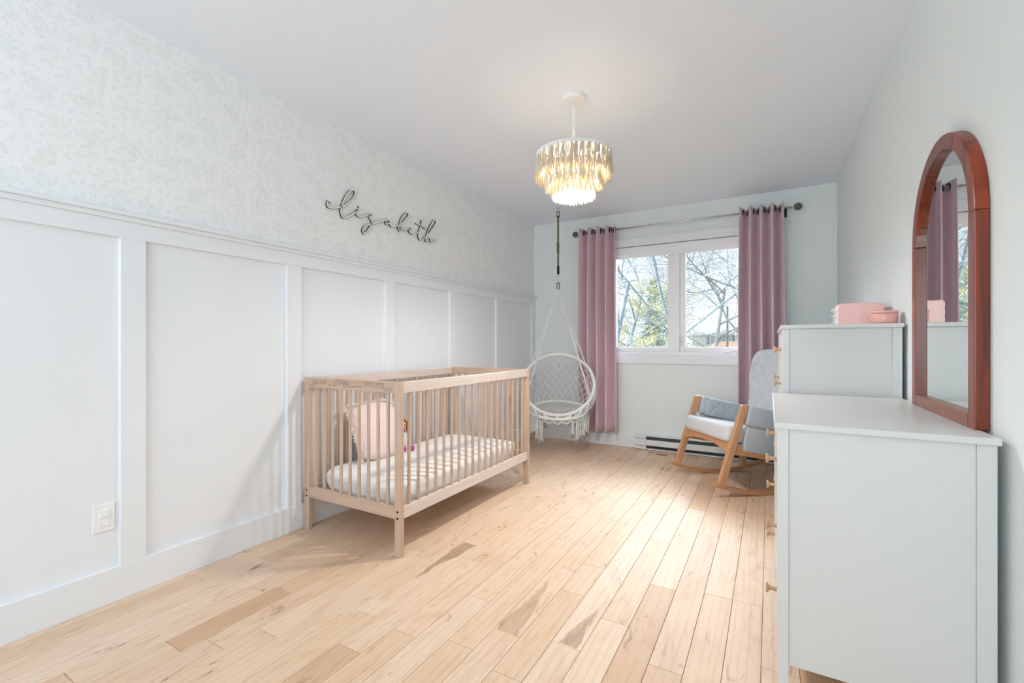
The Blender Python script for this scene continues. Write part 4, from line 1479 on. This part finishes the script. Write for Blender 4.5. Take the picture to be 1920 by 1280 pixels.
def deciduous(name, label, loc, height, seed, mat, spread=0.62, r0=0.11, levels=5, leaves=None, leaf_n=0, first=0.35, lean=(0, 0)):
    t = thing(name, label, 'tree', (loc[0], loc[1], GZ), 0, 'bare trees outside the window')
    rs = random.Random(seed)
    mb = MB()
    tips = []
    def grow(p, d, L_, r, lv):
        n = 4 if lv < 2 else 3
        pts, rad = [p], [r]
        q = Vector(p)
        dd = Vector(d)
        for i in range(n):
            dd = (dd + Vector((rs.uniform(-1, 1), rs.uniform(-1, 1), rs.uniform(-0.5, 0.9))) * 0.25).normalized()
            q = q + dd * (L_ / n)
            pts.append(q.copy())
            rad.append(r * (1 - 0.45 * (i + 1) / n))
        mb.tube(pts, rad, 6 if lv < 2 else 3, cap=False)
        if lv >= levels:
            tips.append((pts[-1], pts[-2]))
            return
        kids = 6 if lv == 0 else rs.choice((3, 4, 4))
        for k in range(kids):
            f = first + (1 - first) * (k + rs.random()) / kids if lv == 0 else 0.25 + 0.75 * (k + rs.random()) / kids
            idx = min(n - 1, int(f * n))
            st = pts[idx].lerp(pts[idx + 1], f * n - idx if f * n - idx <= 1 else 1)
            ax = dd.orthogonal().normalized()
            ax.rotate(Matrix.Rotation(rs.uniform(0, 2 * pi), 3, dd))
            nd = (dd * rs.uniform(0.45, 0.9) + ax * rs.uniform(0.6, 1.0) * spread * 1.5).normalized()
            grow(st, nd, L_ * rs.uniform(0.48, 0.68), max(r * 0.46, 0.004), lv + 1)
    grow(Vector((0, 0, 0)), Vector((lean[0], lean[1], 1)).normalized(), height * 0.62, r0, 0)
    mb.build('branches', mat, t)
    if leaves:
        lm = MB()
        for (a, b) in tips:
            for k in range(leaf_n):
                c = a.lerp(b, rs.random()) + Vector((rs.uniform(-1, 1), rs.uniform(-1, 1), rs.uniform(-1, 1))) * 0.12
                s_ = rs.uniform(0.025, 0.06)
                u = Vector((rs.uniform(-1, 1), rs.uniform(-1, 1), rs.uniform(-1, 1))).normalized() * s_
                v = u.orthogonal().normalized() * s_ * 0.6
                bi = len(lm.v)
                lm.v += [tuple(c - u), tuple(c + v), tuple(c + u), tuple(c - v)]
                lm.f.append((bi, bi + 1, bi + 2, bi + 3))
        lo_ = lm.build('foliage', leaves, t)
        lo_['kind'] = 'stuff'
    return t
deciduous('bare_tree', 'bare tree with thick grey boughs nearest the left pane', (-0.95, 9.0), 8.5, 5, 'bark', 0.85, 0.075, 5, first=0.25, lean=(0.05, 0.0))
deciduous('bare_tree', 'slender pale tree rising behind the right pane', (0.25, 14.9), 11.5, 12, 'bark', 0.6, 0.07, 5, first=0.35)
deciduous('bare_tree', 'bare tree whose boughs reach in from the right', (2.35, 13.2), 9.0, 33, 'barkd', 0.85, 0.065, 5, first=0.3, lean=(-0.1, 0))
deciduous('bare_tree', 'distant bare tree above the house', (-0.8, 33.0), 12.0, 41, 'barkd', 0.7, 0.16, 5, first=0.3)
deciduous('bare_tree', 'distant bare tree left of the spruce', (-6.6, 30.5), 12.0, 52, 'barkd', 0.7, 0.16, 5, first=0.3)
deciduous('leafing_shrub', 'yellow leafing shrub low in the left pane', (-2.3, 17.6), 6.4, 61, 'barkd', 0.8, 0.05, 4, 'bud', 26, 0.05)
deciduous('leafing_shrub', 'yellow green leafing shrub in front of the spruce', (-1.05, 16.6), 5.8, 62, 'barkd', 0.8, 0.05, 4, 'bud', 26, 0.05)
deciduous('leafing_shrub', 'green leafing shrub beside the pale slender tree', (-1.45, 25.6), 3.6, 63, 'barkd', 0.8, 0.05, 4, 'budg', 26, 0.05)

# spruce
cf = thing('spruce_tree', 'dark green pointed spruce behind the left pane', 'tree', (-2.5, 22.5, GZ))
rs = random.Random(77)
HS = 7.0
tr_ = MB().tube([(0, 0, 0), (0, 0, HS * 0.5), (0, 0, HS)], [0.14, 0.08, 0.01], 8)
tr_.build('trunk', 'barkd', cf)
nd_ = MB()
z = 0.6
while z < HS - 0.05:
    f = 1 - z / HS
    cnt = 7 + int(8 * f)
    for k in range(cnt):
        a = rs.uniform(0, 2 * pi)
        L_ = (0.05 + 1.85 * f) * rs.uniform(0.7, 1.1)
        d = Vector((cos(a), sin(a), rs.uniform(-0.25, 0.25)))
        sd = Vector((-sin(a), cos(a), 0))
        m = max(3, int(L_ / 0.12))
        for q in range(m):
            p = Vector((0, 0, z)) + d * (L_ * (q + 0.5) / m)
            p.z -= 0.10 * ((q + 0.5) / m) ** 2
            ww = 0.05 + 0.13 * (1 - q / m)
            for s_ in (-1, 1):
                b_ = len(nd_.v)
                e = p + sd * (s_ * ww) + d * 0.10 + Vector((0, 0, rs.uniform(-0.06, 0.04)))
                nd_.v += [tuple(p - d * 0.04), tuple(p + d * 0.05 + Vector((0, 0, 0.03))), tuple(e)]
                nd_.f.append((b_, b_ + 1, b_ + 2))
    z += 0.10
no = nd_.build('needles', 'pine', cf)
no['kind'] = 'stuff'

# neighbouring house
def house(name, label, loc, rz, wd, dp_, wall_h, roof_h, wmat, rmat, wins):
    t = thing(name, label, 'house', (loc[0], loc[1], GZ), rz)
    B(0, wd, 0, dp_, 0, wall_h).build('walls', wmat, t)
    ov = 0.45
    pr_ = [(-ov, wall_h - 0.05), (dp_ / 2, wall_h + roof_h), (dp_ + ov, wall_h - 0.05), (dp_ + ov, wall_h - 0.22), (dp_ / 2, wall_h + roof_h - 0.2), (-ov, wall_h - 0.22)]
    MB().prism(pr_, -ov, wd + ov, lambda p, q, a: (a, p, q)).build('roof', rmat, t)
    B(-ov, wd + ov, -ov - 0.05, -ov, wall_h - 0.25, wall_h - 0.05).build('gutter', 'trim', t)
    for (xa, xb, za, zb, shut) in wins:
        f = MB().box(xa - 0.06, xb + 0.06, -0.05, 0.02, za - 0.06, zb + 0.06).build('window_frame', 'trim', t)
        B(xa, (xa + xb) / 2 - 0.02, -0.06, -0.02, za, zb).build('pane', 'pane_far', f)
        B((xa + xb) / 2 + 0.02, xb, -0.06, -0.02, za, zb).build('pane', 'pane_far', f)
        if shut:
            for s0 in (xa - 0.32, xb + 0.08):
                B(s0, s0 + 0.22, -0.07, -0.0, za - 0.05, zb + 0.05).build('shutter', 'shutter', t)
    return t
house('neighbour_house', 'pale sided house with dark shutters across the yard', (-3.55, 42.6), radians(27), 9.5, 7.0, 4.8, 1.0, 'siding', 'shingle',
      [(1.55, 2.2, 3.8, 4.5, True), (2.95, 3.35, 3.85, 4.5, True), (5.2, 6.0, 3.8, 4.5, True), (1.4, 2.4, 0.9, 2.1, False), (4.6, 5.6, 0.9, 2.1, False)])
house('brick_house', 'low orange brick house right of the pale house', (0.26, 33.3), radians(20), 8.0, 5.0, 3.0, 0.95, 'brick', 'brick', [(1.2, 2.2, 1.3, 2.4, False), (4.2, 5.4, 1.3, 2.4, False)])
pole = thing('utility_pole', 'thin dark utility pole right of the pale house', 'pole', (0.12, 30.9, GZ))
pm = MB().tube([(0, 0, 0), (0, 0, 6.0)], [0.075, 0.055], 10)
pm.build('shaft', 'shutter', pole)
MB().box(-0.05, 0.05, -0.05, 0.05, 5.96, 6.07).build('cap', 'shutter', pole)
